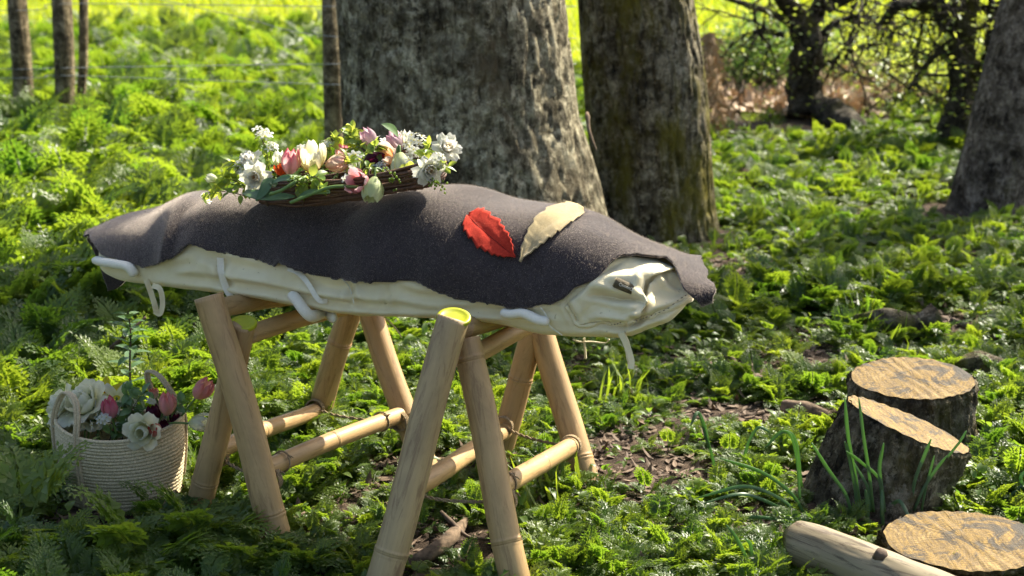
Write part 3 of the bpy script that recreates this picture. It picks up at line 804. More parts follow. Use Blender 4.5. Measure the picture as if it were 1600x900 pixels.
def bloom_mesh(kind, p, d, S, seed):
    rn = random.Random(seed); X = frame(p, d, rn.uniform(0, 6)); mb = MB()
    def ring(n, H, Rr, wd, op, base, tip, ruf, mid=None, inner=1., ph=0.):
        for k in range(n): petal(mb, X, 2*PI*k/n+ph+rn.uniform(-.12, .12), H*rn.uniform(.92, 1.06)*S, Rr*S, wd*S, op*rn.uniform(.85, 1.15), base, tip, ruf, rn.uniform(0, 6), mid, inner)
    T = {'pink': ((.82, .62, .42), (.80, .27, .30), (.86, .42, .45)), 'pinkwhite': ((.86, .78, .60), (.74, .12, .22), (.86, .60, .62)),
         'peach': ((.85, .62, .45), (.86, .50, .42), (.86, .76, .62)), 'lilac': ((.80, .72, .66), (.66, .36, .48), (.82, .66, .68)),
         'magenta': ((.80, .50, .50), (.68, .07, .16), (.80, .30, .36)), 'whitetulip': ((.70, .74, .42), (.88, .87, .78), None),
         'purple': ((.10, .01, .03), (.085, .006, .035), None), 'red': ((.8, .3, .05), (.66, .05, .02), None),
         'green': ((.62, .70, .34), (.80, .84, .55), (.66, .74, .38)), 'openpink': ((.75, .10, .08), (.86, .66, .64), (.82, .34, .40)),
         'yellowwhite': ((.86, .66, .22), (.90, .88, .74), (.80, .78, .34)), 'creampink': ((.85, .45, .16), (.90, .74, .66), None),
         'redwhite': ((.88, .84, .66), (.66, .08, .05), None)}
    if kind in T:
        b_, t_, m_ = T[kind]; op = {'openpink': .35, 'yellowwhite': .25, 'creampink': .5, 'whitetulip': .12, 'green': .12}.get(kind, .03)
        ruf = .10 if kind in ('openpink', 'yellowwhite', 'creampink', 'green') else .035
        ring(3, 1., .40, .36, op*.7, b_, t_, ruf, m_, .86, PI/3); ring(3, 1.03, .42, .38, op, b_, t_, ruf, m_)
        mb.tube([X(Vector((0, 0, -.02*S))), X(Vector((0, 0, .05*S)))], [.05*S, .16*S], 8, col=b_)
    elif kind == 'peony':
        w1 = (.93, .91, .74); g1 = (.82, .82, .48)
        ring(6, .92, .42, .50, .95, g1, w1, .07); ring(5, .95, .36, .46, .5, g1, w1, .08, ph=.5); ring(4, .9, .26, .38, .15, g1, (.90, .89, .76), .08, ph=.2)
        mb.tube([X(Vector((0, 0, -.02*S))), X(Vector((0, 0, .05*S)))], [.05*S, .16*S], 8, col=g1)
    elif kind in ('double',):
        w1 = (.90, .88, .78) if kind == 'double' else (.86, .85, .62)
        ring(6, .75, .34, .40, 1.3, (.74, .76, .46), w1, .16)
        ring(6, .80, .30, .36, .75, w1, w1, .18, ph=.5); ring(5, .78, .24, .30, .35, w1, (.92, .90, .82), .2, ph=.2)
        ring(4, .62, .14, .22, .15, (.86, .58, .26) if kind == 'double' else w1, (.92, .86, .70), .25)
    elif kind == 'daffodil':
        ring(6, .30, .55, .34, 1.5, (.85, .68, .05), (.88, .74, .05), .06)
        for k in range(9): petal(mb, X, 2*PI*k/9, .42*S, .17*S, .12*S, .25, (.86, .50, .02), (.88, .56, .02), .12, k)
    elif kind == 'pansy':
        ring(5, .22, .55, .42, 1.6, (.88, .84, .40), (.90, .90, .86), .08)
    elif kind == 'blossom':
        for k in range(9):
            c = Vector((rn.gauss(0, .32), rn.gauss(0, .32), rn.uniform(.1, .8)))*S; dd = (c + Vector((0, 0, .3*S))).normalized()
            Y = frame(X(c), X(dd)-X(Vector()), k)
            for j in range(5): petal(mb, Y, 2*PI*j/5, .08*S, .17*S, .13*S, 1.4, (.80, .82, .62), (.91, .91, .88), .08, j)
            mb.tube([Y(Vector((0, 0, 0))), Y(Vector((0, 0, .09*S)))], [.03*S, .05*S], 6, col=(.75, .66, .15))
    return mb
NAMES = {'blossom': 'blossom_sprig', 'double': 'double_narcissus', 'peony': 'double_tulip', 'daffodil': 'daffodil', 'pansy': 'narcissus'}
def leafquad(mb, X, L, W_, bend, fold=.25, n=6, ser=0):
    pts = []; 
    for j in range(n+1):
        v = j/n; w_ = W_*.5*math.sin(PI*min(1, .04+v*.96))**.8*(1 if v < .99 else .05) + .0004
        z = -bend*L*v*v; y = L*v*(1-.25*bend*v)
        for u in (-1, -.5, 0, .5, 1): pts.append(X(Vector((u*w_, y, z + abs(u)*w_*fold + (.06*W_*math.sin(v*14+u*3) if ser else 0)))))
    mb.grid(pts, 5, n+1)
def stem_to(p, d, end, r, parent, name='stem', mat=None, sag=0.):
    d = Vector(d).normalized(); L = (end-p).length; mb = MB()
    path = cat([p, p-d*L*.35, (p+end)/2-d*L*.12+Vector((0, 0, -sag)), end], 16)
    mb.tube(path, r, 7); return mb.build(name, mat or M['stem'], parent)
def flower(px, py, Y, kind, S, d, label, end=None, seed=1, leaf=False, group='flowers on the willow tray', stem=True):
    p = at(px, py, Y); name = NAMES.get(kind, 'tulip'); d = Vector(d).normalized(); p0 = p - d*S*.45
    root_ = empty(name, p0, label, 'flower', group)
    bloom_mesh(kind, p0, d, S, seed).build('bloom', M['petal'], root_, usecol=True)
    if stem:
        e = end or (p0 - d*.04 + Vector((0, 0, -.05))); stem_to(p0, d, e, .0032 if name != 'blossom_sprig' else .0014, root_, mat=M['twig'] if name == 'blossom_sprig' else None)
    if leaf:
        mb = MB(); X0 = frame(p0-d*.05, d.cross(Vector((0, 1, .2))), 1.); leafquad(mb, X0, .10, .028, .3, .3, 9); mb.build('leaf', M['tulipleaf'], root_)
    return root_
TY = 4.30
def tend(x, y=-.3, z=.02): return tp(x*half, y*wid2, z)
G_ = [
 (408, 207, 4.42, 'blossom', .034, (-.1, -.2, 1), 'tall white blossom sprig rising highest at the tray head end', (-.75,)),
 (397, 277, 4.26, 'double', .052, (-.2, -1, .15), 'ruffled white flower facing out low at the tray head end', (-.6,)),
 (384, 250, 4.34, 'double', .048, (-.4, -.5, .6), 'white flower behind leaves above the low ruffled one', (-.6,)),
 (331, 279, 4.38, 'whitetulip', .030, (-1, -.1, .3), 'small white bud poking out farthest from the tray head end', (-.9,)),
 (320, 311, 4.42, 'blossom', .024, (-.6, -.4, -.6), 'small white blossom hanging over the felt left of the tray', (-.9,)),
 (435, 248, 4.36, 'whitetulip', .040, (.2, -.2, 1), 'white bud close behind the pink and white tulip', (-.4,)),
 (439, 266, 4.28, 'red', .036, (-.3, -.5, .7), 'small red tulip half hidden behind the pink and white one', (-.4,)),
 (454, 254, 4.27, 'pinkwhite', .064, (.15, -.35, 1), 'pink and white tulip, the leftmost pink bloom on the tray', (-.3,)),
 (487, 248, 4.28, 'yellowwhite', .080, (.1, -.45, 1), 'large creamy white tulip flushed yellow at its base', (-.2,)),
 (525, 256, 4.27, 'peach', .056, (.9, -.4, .25), 'peach tulip lying sideways beside the large creamy tulip', (-.2,)),
 (533, 238, 4.40, 'pinkwhite', .042, (.2, 0, 1), 'pale pink tulip half hidden behind the peach one', (-.1,)),
 (553, 250, 4.30, 'blossom', .040, (-.1, -.6, .8), 'white blossom cluster beside the dark purple tulip', (0,)),
 (584, 251, 4.25, 'purple', .056, (.7, -.6, .4), 'dark purple tulip in the middle of the tray', (.1,)),
 (577, 216, 4.38, 'lilac', .050, (-.5, -.1, .9), 'lilac pink tulip standing above the yellow green leaves', (.2,)),
 (618, 221, 4.34, 'lilac', .054, (-.5, -.3, .8), 'lilac tulip with a pale flushed side, right of the other lilac one', (.4,)),
 (635, 218, 4.36, 'whitetulip', .044, (.1, -.2, 1), 'white tulip touching the back of the lilac one', (.5,)),
 (606, 243, 4.26, 'creampink', .060, (-.5, -.6, .5), 'open cream and pink tulip with an orange heart', (.3,)),
 (626, 255, 4.22, 'whitetulip', .056, (.1, -.5, -.8), 'white tulip hanging head down over the tray rim', (.5,)),
 (655, 219, 4.32, 'blossom', .034, (.2, -.3, 1), 'white blossom cluster topping the sprig at the tray foot end', (.6,)),
 (642, 236, 4.28, 'blossom', .034, (0, -.5, 1), 'white blossom cluster just under the topmost foot end one', (.6,)),
 (594, 262, 4.22, 'blossom', .026, (0, -.7, .6), 'tiny blossom beneath the open cream and pink tulip', (.3,)),
 (701, 228, 4.16, 'double', .048, (.45, -.75, .5), 'white ruffled flower reaching out highest at the tray foot end', (.8,)),
 (673, 267, 4.10, 'double', .050, (.35, -.9, -.1), 'white ruffled flower drooping at the tray foot end', (.75,)),
 (560, 285, 4.13, 'openpink', .062, (-.35, -.75, .35), 'striped pink tulip leaning open over the front rim', (.5,)),
 (583, 295, 4.11, 'green', .062, (-.1, -.6, -.75), 'greenish cream tulip hanging down beside the striped pink one', (.6,)),
]
for i, (px, py, Y, k, S, d, lab, e) in enumerate(G_): flower(px, py, Y, k, S*1.12, d, lab, tend(e[0]), 11+i*7, leaf=(i % 5 == 2))

for i, (px, py, Y, S, d, lab, e) in enumerate((
    (372, 262, 4.33, .030, (-.6, -.4, .6), 'small white blossom left of the upper white flower', -.7),
    (425, 228, 4.40, .028, (.2, -.3, 1), 'small white blossom half way up under the tallest one', -.6),
    (470, 232, 4.38, .030, (-.1, -.3, 1), 'small white blossom behind the large creamy tulip', -.3),
    (512, 226, 4.38, .028, (.1, -.3, 1), 'small white blossom behind the peach tulip', -.1),
    (540, 278, 4.16, .026, (-.2, -.8, .4), 'small white blossom left of the striped pink tulip', 0.),
    (598, 224, 4.38, .030, (0, -.3, 1), 'small white blossom between the two lilac tulips', .3),
    (640, 256, 4.20, .030, (.1, -.7, .5), 'small white blossom beside the white hanging tulip', .6),
    (688, 248, 4.12, .026, (.6, -.5, .4), 'small white blossom between the two ruffled foot end flowers', .8))):
    flower(px, py, Y, 'blossom', S, d, lab, tend(e), 301+i*7)
# leafy sprigs and tulip foliage on the tray
def sprig(pxs, Ys, label, nl, L=.024, beads=False, mat='sprig', group='leafy sprigs on the willow tray', cat_='sprig', seed=0, spread=1.):
    rn = random.Random(seed+3); pts = [at(x, y, Y) for (x, y), Y in zip(pxs, Ys)]; path = cat(pts, 40)
    o = empty('leafy_sprig', path[0], label, cat_, group)
    mb = MB(); mb.tube(path, [.0016*(1-.5*i/40) for i in range(41)], 6); mb.build('twig', M['twig'], o)
    mb = MB()
    for k in range(nl):
        f = .1+.9*(k+.5)/nl; p = path[min(40, int(f*40))]; d = (path[min(40, int(f*40)+1)]-path[max(0, int(f*40)-1)]).normalized()
        out = (d*.4 + Vector((rn.gauss(0, 1), rn.gauss(0, .7)-.2, rn.gauss(0, 1)))).normalized()
        up = Vector((rn.gauss(0, .4), rn.gauss(0, .4)-.3, 1)).normalized(); x = out.cross(up).normalized(); up = x.cross(out)
        q = Matrix((x, out, up)).transposed()
        st_ = p + out*.006*spread*rn.random()
        if beads:
            for b_ in range(4):
                c = p + Vector((rn.gauss(0, .009), rn.gauss(0, .006), rn.gauss(0, .009))); mb.tube([c-Vector((0, 0, .0035)), c-Vector((0, 0, .001)), c+Vector((0, 0, .0015)), c+Vector((0, 0, .0035))], [.001, .0032, .0032, .001], 6)
        else:
            leafquad(mb, lambda v, q=q, s=st_: s + q @ v, L*rn.uniform(.7, 1.3), L*.62*rn.uniform(.8, 1.15), rn.uniform(.1, .6), .3, 5)
    mb.build('leaves', M[mat], o); return o
SP = [
 ([(430, 300), (420, 262), (416, 235), (408, 212)], (4.36, 4.38, 4.40, 4.42), 'sprig with yellow green leaves under the tallest blossom', 22, .018),
 ([(400, 300), (372, 285), (352, 280), (338, 292)], (4.30, 4.34, 4.36, 4.38), 'leafy sprig spilling over the head end of the tray', 20, .028),
 ([(410, 290), (378, 262), (362, 252)], (4.32, 4.34, 4.36), 'leafy sprig reaching up left behind the white flowers', 12, .026),
 ([(385, 306), (355, 300), (330, 300), (322, 306)], (4.28, 4.32, 4.38, 4.40), 'low leafy sprig touching the grey felt at the head end', 14, .020),
 ([(560, 280), (553, 240), (550, 215), (553, 198)], (4.30, 4.36, 4.38, 4.40), 'leafy sprig rising highest in the middle of the tray', 22, .026),
 ([(590, 280), (575, 250), (560, 225), (540, 205)], (4.28, 4.32, 4.36, 4.38), 'leafy sprig leaning left above the blossom', 20, .026),
 ([(565, 265), (585, 235), (590, 225)], (4.24, 4.26, 4.28), 'pale leafy sprig just above the dark purple tulip', 12, .030),
 ([(600, 275), (585, 268), (570, 262)], (4.20, 4.19, 4.19), 'short leafy sprig below the dark purple tulip', 10, .018),
 ([(640, 280), (655, 255), (668, 240), (672, 228)], (4.22, 4.22, 4.24, 4.24), 'leafy sprig between the white flowers at the foot end', 20, .022),
 ([(640, 270), (675, 255), (700, 262)], (4.18, 4.14, 4.12), 'leafy sprig sticking out beyond the drooping white flower', 11, .024),
 ([(470, 275), (500, 240), (520, 222), (528, 212)], (4.32, 4.36, 4.38, 4.40), 'leafy sprig between the creamy and the peach tulip', 18, .022),
 ([(455, 300), (475, 285), (492, 276), (505, 290)], (4.20, 4.18, 4.17, 4.16), 'green leaves hanging over the front rim of the tray', 12, .032),
 ([(620, 268), (640, 262), (648, 270)], (4.18, 4.16, 4.15), 'small leafy sprig beside the hanging white tulip', 9, .018),
 ([(540, 262), (545, 250), (535, 243)], (4.27, 4.27, 4.27), 'small leafy sprig beside the blossom cluster', 9, .022),
]
for i, (pxs, Ys, lab, nl, L) in enumerate(SP): sprig(pxs, Ys, lab, int(nl*1.9), L*1.2, seed=i)
sprig([(455, 282), (468, 284), (478, 282)], (4.17, 4.16, 4.16), 'sprig of tiny green buds on the front rim', 9, beads=True, seed=40)
sprig([(600, 262), (613, 275), (617, 288)], (4.14, 4.12, 4.11), 'sprig of tiny green buds dangling over the willow rods', 6, beads=True, seed=41)
sprig([(672, 280), (682, 287), (694, 291)], (4.10, 4.09, 4.08), 'sprig of tiny green buds at the foot end tip', 6, beads=True, seed=42)
def blade3(pts, w_, mat, name, label, cat_, group, parent=None, fold=.3, own=True):
    path = cat(pts, 18); mb = MB(); vs = []
    for i, p in enumerate(path):
        f = i/18; t = (path[min(i+1, 18)]-path[max(i-1, 0)]).normalized(); s = t.cross(Vector((0, -.6, .8))).normalized(); nn_ = s.cross(t)
        ww = w_*.5*math.sin(PI*min(1, .12+f*.86))**.7
        vs += [p-s*ww+nn_*ww*fold, p-s*ww*.5, p, p+s*ww*.5, p+s*ww+nn_*ww*fold]
    mb.grid(vs, 5, 19); o = mb.build(name, M[mat], parent)
    sol = o.modifiers.new('thickness', 'SOLIDIFY'); sol.thickness = .001
    if label: tag(o, label, cat_, group)
    return o
for pxs, w_, lab in (
    ([(381, 300, 4.24), (400, 305, 4.19), (430, 308, 4.17), (462, 307, 4.17)], .036, 'broad green tulip leaf on the front rim at the head end'),
    ([(432, 290, 4.20), (420, 285, 4.20), (412, 300, 4.18), (400, 314, 4.17)], .030, 'tulip leaf bent down over the head end rim'),
    ([(425, 286, 4.2), (440, 280, 4.18), (455, 278, 4.17), (470, 274, 4.2)], .024, 'green tulip leaf rising under the pink and white tulip'),
    ([(516, 300, 4.15), (500, 300, 4.15), (480, 302, 4.15), (462, 312, 4.15)], .020, 'narrow tulip leaf along the front rim')):
    blade3([at(*q) for q in pxs], w_, 'tulipleaf', 'tulip_leaf', lab, 'leaf', 'tulip leaves on the willow tray')
for pxs, lab in (([(478, 276, 4.20), (460, 285, 4.16), (440, 297, 4.15), (421, 304, 4.15)], 'thick green stem end by the head end binding'),
                 ([(560, 292, 4.13), (520, 292, 4.13), (490, 302, 4.13), (453, 317, 4.12)], 'thick green stem lying lowest along the front rim')):
    mb = MB(); mb.tube(cat([at(*q) for q in pxs], 20), .0046, 9); o = mb.build('flower_stem', M['stem']); tag(o, lab, 'stem', 'cut stems on the willow tray')

# ------------------------------------------------------------ straw basket
bc = onz(186, 800); bc = Vector((at(191, 720, bc.y+.12).x, bc.y+.12, 0)); BH = .235
bas = empty('straw_basket', bc, 'round coiled straw basket full of tulips standing in the ferns', 'basket')
def bsh(f, an, off=0):
    rx = .168+.018*math.sin(PI*(.15+f*.6))+off-.02*(1-f); ry = rx*.78
    dip = 1-.08*f*math.cos(an+PI/2)**2 + .04*f*abs(math.cos(an))**3
    return bc + Vector((rx*math.cos(an), ry*math.sin(an), .0 + BH*f*dip))
mb = MB(); rows = 21; per = 12; na = 150; pts = []
for j in range(rows*per+1):
    f = j/(rows*per); ph = (j % per)/per
    for i in range(na):
        an = 2*PI*i/na; bulge = math.sin(PI*ph)**.6*.0052; st = .0016*math.sin(i*PI/1.5 + (j//per)*1.7)*math.sin(PI*ph)
        pts.append(bsh(f, an, bulge+st+.0016*nz(i*.15, j*.03)))
mb.grid(pts, na, rows*per+1, closeu=True)
bo = mb.build('woven_body', M['straw'], bas); s_ = bo.modifiers.new('thickness', 'SOLIDIFY'); s_.thickness = .006; s_.offset = -1
mb = MB(); mb.tube([bsh(1, 2*PI*i/80, .001)+Vector((0, 0, .003)) for i in range(81)], .0055, 8, cap=False); mb.build('rim', M['straw'], bas)
mb = MB(); mb.add([bsh(.03, 2*PI*i/60, -.004) for i in range(60)], [tuple(range(60))]); mb.build('bottom', M['straw'], bas)
def handle(an0, an1, hgt, lean, front=True):
    a = bsh(1, an0, .007); b = bsh(1, an1, .007); up = Vector((lean[0], lean[1], hgt))
    arch = [bsh(.05, an0, .008), bsh(.35, an0, .009), bsh(.7, an0, .009), a, a.lerp(b, .08)+up*.55, a.lerp(b, .3)+up*.95, a.lerp(b, .7)+up, a.lerp(b, .92)+up*.6, b, bsh(.7, an1, .009), bsh(.35, an1, .009), bsh(.05, an1, .008)]
    mb = MB()
    for o_ in (-.0045, .0045):
        mb.tube([p+Vector((o_, 0, 0)) for p in cat(arch, 90)], .0052, 8, wob=.25)
    mb.build('handle', M['strap'], bas)
handle(R(188), R(240), .105, (.02, .0)); handle(R(22), R(62), .13, (-.045, -.02))
rim_y = bc.y
BG = 'flowers standing in the straw basket'
def bend_(x, y): return bc + Vector((x, y, .12))
BF = [
 (100, 658, bc.y+.0, 'peony', .088, (-.7, -.6, .3), 'double white tulip leaning lowest out of the basket left side', (-.09, 0)),
 (128, 628, bc.y-.02, 'peony', .098, (-.35, -.5, .8), 'big double white tulip at the top left of the basket', (-.07, 0)),
 (92, 632, bc.y+.02, 'peony', .075, (-.8, -.4, .5), 'double white tulip between the two bigger ones of the basket', (-.1, 0)),
 (142, 645, bc.y-.0, 'peony', .078, (.1, -.8, .6), 'double white tulip just behind the basket handle', (-.05, 0)),
 (165, 606, bc.y+.05, 'daffodil', .05, (.1, -.5, 1), 'yellow daffodil at the back of the basket', (-.03, .03)),
 (181, 615, bc.y+.0, 'pansy', .045, (.1, -.6, .9), 'flat white flower in front of the yellow daffodil', (-.02, 0)),
 (172, 638, bc.y-.06, 'magenta', .062, (-.1, -.2, 1), 'deep pink tulip right of the basket handle', (-.02, -.02)),
 (162, 656, bc.y-.08, 'blossom', .035, (-.2, -.7, .5), 'small white blossom under the deep pink tulip', (-.04, -.02)),
 (222, 675, bc.y-.14, 'peony', .070, (-.1, -.9, .1), 'ragged white tulip hanging over the basket front rim', (.02, -.05)),
 (242, 673, bc.y-.125, 'redwhite', .050, (.0, -.7, .6), 'red and white tulip at the basket front rim', (.03, -.05)),
 (261, 633, bc.y-.05, 'pink', .066, (.05, -.2, 1), 'pink tulip upright in the right half of the basket', (.06, 0)),
 (316, 609, bc.y-.03, 'pink', .070, (.55, -.2, .7), 'pink tulip reaching highest over the right rim by the trestle leg', (.08, 0)),
 (312, 661, bc.y-.08, 'whitetulip', .066, (1, -.25, .12), 'white tulip leaning out sideways over the right rim', (.1, 0)),
 (240, 648, bc.y-.02, 'purple', .055, (-.1, -.2, 1), 'dark purple tulip behind the upright pink one', (.04, 0)),
 (258, 668, bc.y-.05, 'purple', .046, (.1, -.4, .8), 'dark purple tulip low against the basket front rim', (.06, 0)),
 (272, 657, bc.y-.0, 'purple', .044, (.3, -.3, .8), 'dark purple tulip right of the upright pink one', (.07, .02)),
 (241, 614, bc.y+.04, 'redwhite', .034, (-.2, -.3, 1), 'small orange red bloom by the right basket handle', (.05, .03)),
 (236, 622, bc.y+.03, 'blossom', .026, (0, -.4, 1), 'tiny white blossom below the small orange red bloom', (.04, .03)),
]
for i, (px, py, Y, k, S, d, lab, e) in enumerate(BF): flower(px, py, Y, k, S, d, lab, bend_(*e), 101+i*5, group=BG)
for i, (pxs, lab) in enumerate((
    ([(190, 690), (200, 655), (212, 630), (226, 612)], 'dark leafy sprig in the middle of the basket'),
    ([(230, 680), (205, 650), (190, 625)], 'leafy sprig behind the deep pink tulip'),
    ([(255, 680), (270, 650), (285, 632)], 'leafy sprig right of the upright pink tulip'),
    ([(170, 690), (180, 665), (200, 660)], 'leafy sprig at the basket front under the deep pink tulip'),
    ([(215, 660), (200, 625), (203, 608)], 'broad leaved sprig at the back of the basket'),
    ([(160, 680), (150, 650), (148, 630)], 'leafy sprig among the double white tulips'))):
    sprig([p for p in pxs], [bc.y-.03+.02*(i % 3)]*len(pxs), lab, 20, .036, mat='tulipleaf', group='leafy sprigs in the straw basket', seed=60+i)

# ------------------------------------------------------------ stumps and logs
def stump(label, base, rb, topc, d1, d2, name='tree_stump', group=None, n=200, flare=.12, seed=0, cat_='stump'):
    mb = MB(); rows = 40; pts = []; o = Vector((base.x, base.y, 0))
    rt = empty(name, o, label, cat_, group)
    def lob(an): return 1+.06*nz(math.cos(an)*1.4+seed, math.sin(an)*1.4, seed)+.02*nz(math.cos(an)*5, math.sin(an)*5, seed+4)
    for j in range(rows+1):
        f = j/rows
        for i in range(n):
            an = 2*PI*i/n; l = lob(an)
            b = base + Vector((math.cos(an)*rb*l, math.sin(an)*rb*l, -.04)); t = topc + (d1*math.cos(an)+d2*math.sin(an))*l
            p = b.lerp(t, f); out = Vector((math.cos(an), math.sin(an), 0))
            k = flare*rb*(1-f)**3 + .012*nz(an*7, f*2.4, seed)*1 + .022*abs(nz(math.cos(an)*15, math.sin(an)*15, f*2.2+seed)) + .006*nz(an*30, f*16, seed) 
            if f > .97: k -= .006
            pts.append(p + out*k)
    mb.grid(pts, n, rows+1, closeu=True); mb.build('bark', M['barkstump'], rt, origin=tuple(o))
    mb = MB(); pts = []; rg = 14
    for j in range(rg):
        f = 1-j/(rg-1)
        for i in range(n):
            an = 2*PI*i/n; l = lob(an); p = topc + (d1*math.cos(an)+d2*math.sin(an))*l*f*.985
            pts.append(p + Vector((0, 0, .001+.003*nz(p.x*9, p.y*9, 2.)+.0015*math.sin(p.x*160+p.y*40))))
    mb.grid(pts, n, rg, closeu=True)
    cf = mb.build('cut_face', M['cut'], rt, origin=tuple(topc)); return rt
b1 = onz(1437, 716); b1.y += .14
stump('upright tree stump with a broad flat top, behind the slanted one', b1, .185, b1+Vector((.0, 0, .222)), Vector((.195, 0, .004)), Vector((0, .19, .012)), group=None, seed=1)
b2 = onz(1378, 800); b2.y += .16; b2.z = 0
tc2 = at(1418, 663, b2.y+.02)
e2 = at(1513, 703, b2.y-.02)
stump('tree stump with a steeply slanted cut behind the daffodil leaves', b2, .195, tc2, e2-tc2, Vector((.03, .165, -.015)), seed=2, flare=.1)
b3 = onz(1505, 880); b3.y += .10; b3.z = 0
tc3 = onz(1507, 843, .105)
stump('low wide round stump cut flat at the near right corner', b3, .20, Vector((tc3.x, tc3.y, .105)), Vector((.205, 0, .004)), Vector((0, .20, .0)), seed=3, flare=.04)
# debarked log
la = onz(1252, 853, .07); lb_ = onz(1520, 955, .065); lg = empty('log', ((la+lb_)/2).xy.to_3d(), 'bare pale grey brown log lying beside the low round stump', 'log')
d = lb_-la; mb = MB(); L = d.length; path = []; rad = []
for i in range(50):
    f = i/49; path.append(Vector((.006*math.sin(f*5), .004*math.cos(f*4), f*L))); rad.append((.062+.01*f)*(1+.02*nz(f*9, 3.)))
path = [Vector((0, 0, -.004)), Vector((0, 0, -.002))]+path; rad = [.045, .058]+rad
mb.tube(path, rad, 48, wob=.05)
lo = mb.build('log_wood', M['logwood'], None); lo.rotation_mode = 'QUATERNION'; lo.rotation_quaternion = d.to_track_quat('Z', 'Y'); lo.location = la; lo.parent = lg
lo.matrix_parent_inverse = Matrix.Translation(lg.location).inverted()
mb = MB(); kk = la + d*.47 + Vector((.0, -.02, .066)); mb.tube([kk-Vector((0, 0, .012)), kk+Vector((0, -.004, .008)), kk+Vector((0, -.006, .010))], [.022, .014, .004], 14, wob=.3); mb.build('knot', M['twig'], lg)
def branchlog(pts, rads, mat, label, name='fallen_branch', cat_='branch'):
    mb = MB(); path = cat(pts, 40); n = len(rads)-1
    rr = [interp([(i/n, r) for i, r in enumerate(rads)], k/40) for k in range(41)]
    mb.tube(path, rr, 16, wob=.35); o = mb.build(name, M[mat]); tag(o, label, cat_); return o
branchlog([onz(1340, 500, .04), onz(1385, 503, .06), onz(1430, 512, .05), onz(1466, 500, .08)], [.03, .05, .045, .06], 'mossylog', 'mossy yellow brown fallen branch in the ferns behind the stumps')
branchlog([onz(1226, 636, .03), onz(1260, 643, .035), onz(1300, 655, .02)], [.026, .03, .02], 'deadwood', 'short brown piece of branch left of the stumps')
branchlog([onz(1486, 500, .05), onz(1515, 512, .04), onz(1556, 530, .02)], [.010, .012, .006], 'twig', 'thin grey twig on bare soil beyond the stumps')
branchlog([onz(630, 885, .0), onz(680, 860, .02), onz(706, 838, .035), onz(728, 812, .02)], [.014, .021, .020, .008], 'deadwood', 'rotten piece of wood on the ground between the trestle legs')
branchlog([onz(690, 800, .03), onz(705, 815, .05), onz(730, 838, .03), onz(760, 842, .02)], [.005, .006, .005, .004], 'twig', 'thin dark curved twig above the rotten wood')
branchlog([onz(150, 560, .10), onz(172, 545, .16), onz(200, 520, .22), onz(228, 495, .27)], [.009, .008, .006, .004], 'twig', 'bare dark twig leaning in the shade above the basket')
branchlog([onz(1500, 578, .05), onz(1530, 570, .08), onz(1562, 574, .06)], [.035, .045, .03], 'mossylog', 'low mossy stub behind the upright stump')

# ------------------------------------------------------------ daffodil leaf clumps
def bladeclump(label, base, blades, name='daffodil_clump'):
    mb = MB(); b0 = onz(*base)
    for pxs, w_ in blades:
        n0 = len(mb.v)
        path = cat([at(x, y, b0.y+dy) for x, y, dy in pxs], 22); vs = []
        for i, p in enumerate(path):
            f = i/22; t = (path[min(i+1, 22)]-path[max(i-1, 0)]).normalized(); s = t.cross((CAM-p).normalized()).normalized()
            nn_ = s.cross(t); tw = .5*math.sin(f*3+pxs[0][0]); s = s*math.cos(tw)+nn_*math.sin(tw); nn_ = s.cross(t)
            ww = w_*.5*min(1, (1.02-f)*5)**.6
            vs += [p-s*ww+nn_*ww*.3, p, p+s*ww+nn_*ww*.3]
        mb.grid(vs, 3, 23)
    o = mb.build(name, M['blade'], origin=(b0.x, b0.y, 0)); s_ = o.modifiers.new('thickness', 'SOLIDIFY'); s_.thickness = .0015
    tag(o, label, 'daffodil leaves', 'clumps of daffodil leaves'); return o
bladeclump('clump of upright daffodil leaves in front of the slanted stump', (1350, 812), [
    ([(1345, 800, 0), (1336, 740, 0), (1325, 680, 0), (1320, 622, .01)], 0.0102),
    ([(1365, 800, 0), (1358, 740, 0), (1349, 680, 0), (1342, 622, .01)], 0.0090),
    ([(1330, 800, 0), (1320, 770, -.02), (1295, 735, -.04), (1268, 692, -.05)], 0.0096),
    ([(1340, 800, 0), (1336, 760, 0), (1326, 710, 0), (1320, 690, -.02)], 0.0102),
    ([(1382, 800, 0), (1374, 750, 0), (1345, 722, 0), (1322, 705, -.03)], 0.0090),
    ([(1378, 810, 0), (1378, 770, 0), (1374, 730, 0), (1381, 692, 0)], 0.0109),
    ([(1355, 830, -.02), (1356, 790, -.02), (1352, 765, -.02)], 0.0102),
    ([(1380, 830, -.02), (1379, 800, -.04), (1378, 765, -.02)], 0.0090),
    ([(1360, 800, 0), (1355, 760, .01), (1332, 720, .01), (1330, 702, .01)], 0.0077)])
bladeclump('clump of daffodil leaves between the slanted and the low stump', (1420, 805), [
    ([(1421, 800, 0), (1430, 750, 0), (1443, 715, 0), (1455, 686, 0)], 0.0096),
    ([(1428, 798, 0), (1445, 760, 0), (1465, 730, 0), (1480, 712, 0)], 0.0083),
    ([(1440, 798, 0), (1447, 760, 0), (1455, 730, 0), (1460, 712, 0)], 0.0064),
    ([(1480, 715, 0), (1492, 700, 0), (1500, 690, 0), (1510, 673, 0)], 0.0070),
    ([(1388, 795, 0), (1405, 783, -.03), (1420, 808, -.08), (1432, 842, -.12)], 0.0102),
    ([(1320, 830, -.02), (1345, 818, -.06), (1385, 828, -.06)], 0.0102),
    ([(1330, 835, -.02), (1340, 810, -.06), (1345, 805, -.06)], 0.0090),
    ([(1362, 845, -.03), (1375, 830, -.05), (1390, 818, -.03)], 0.0083)])
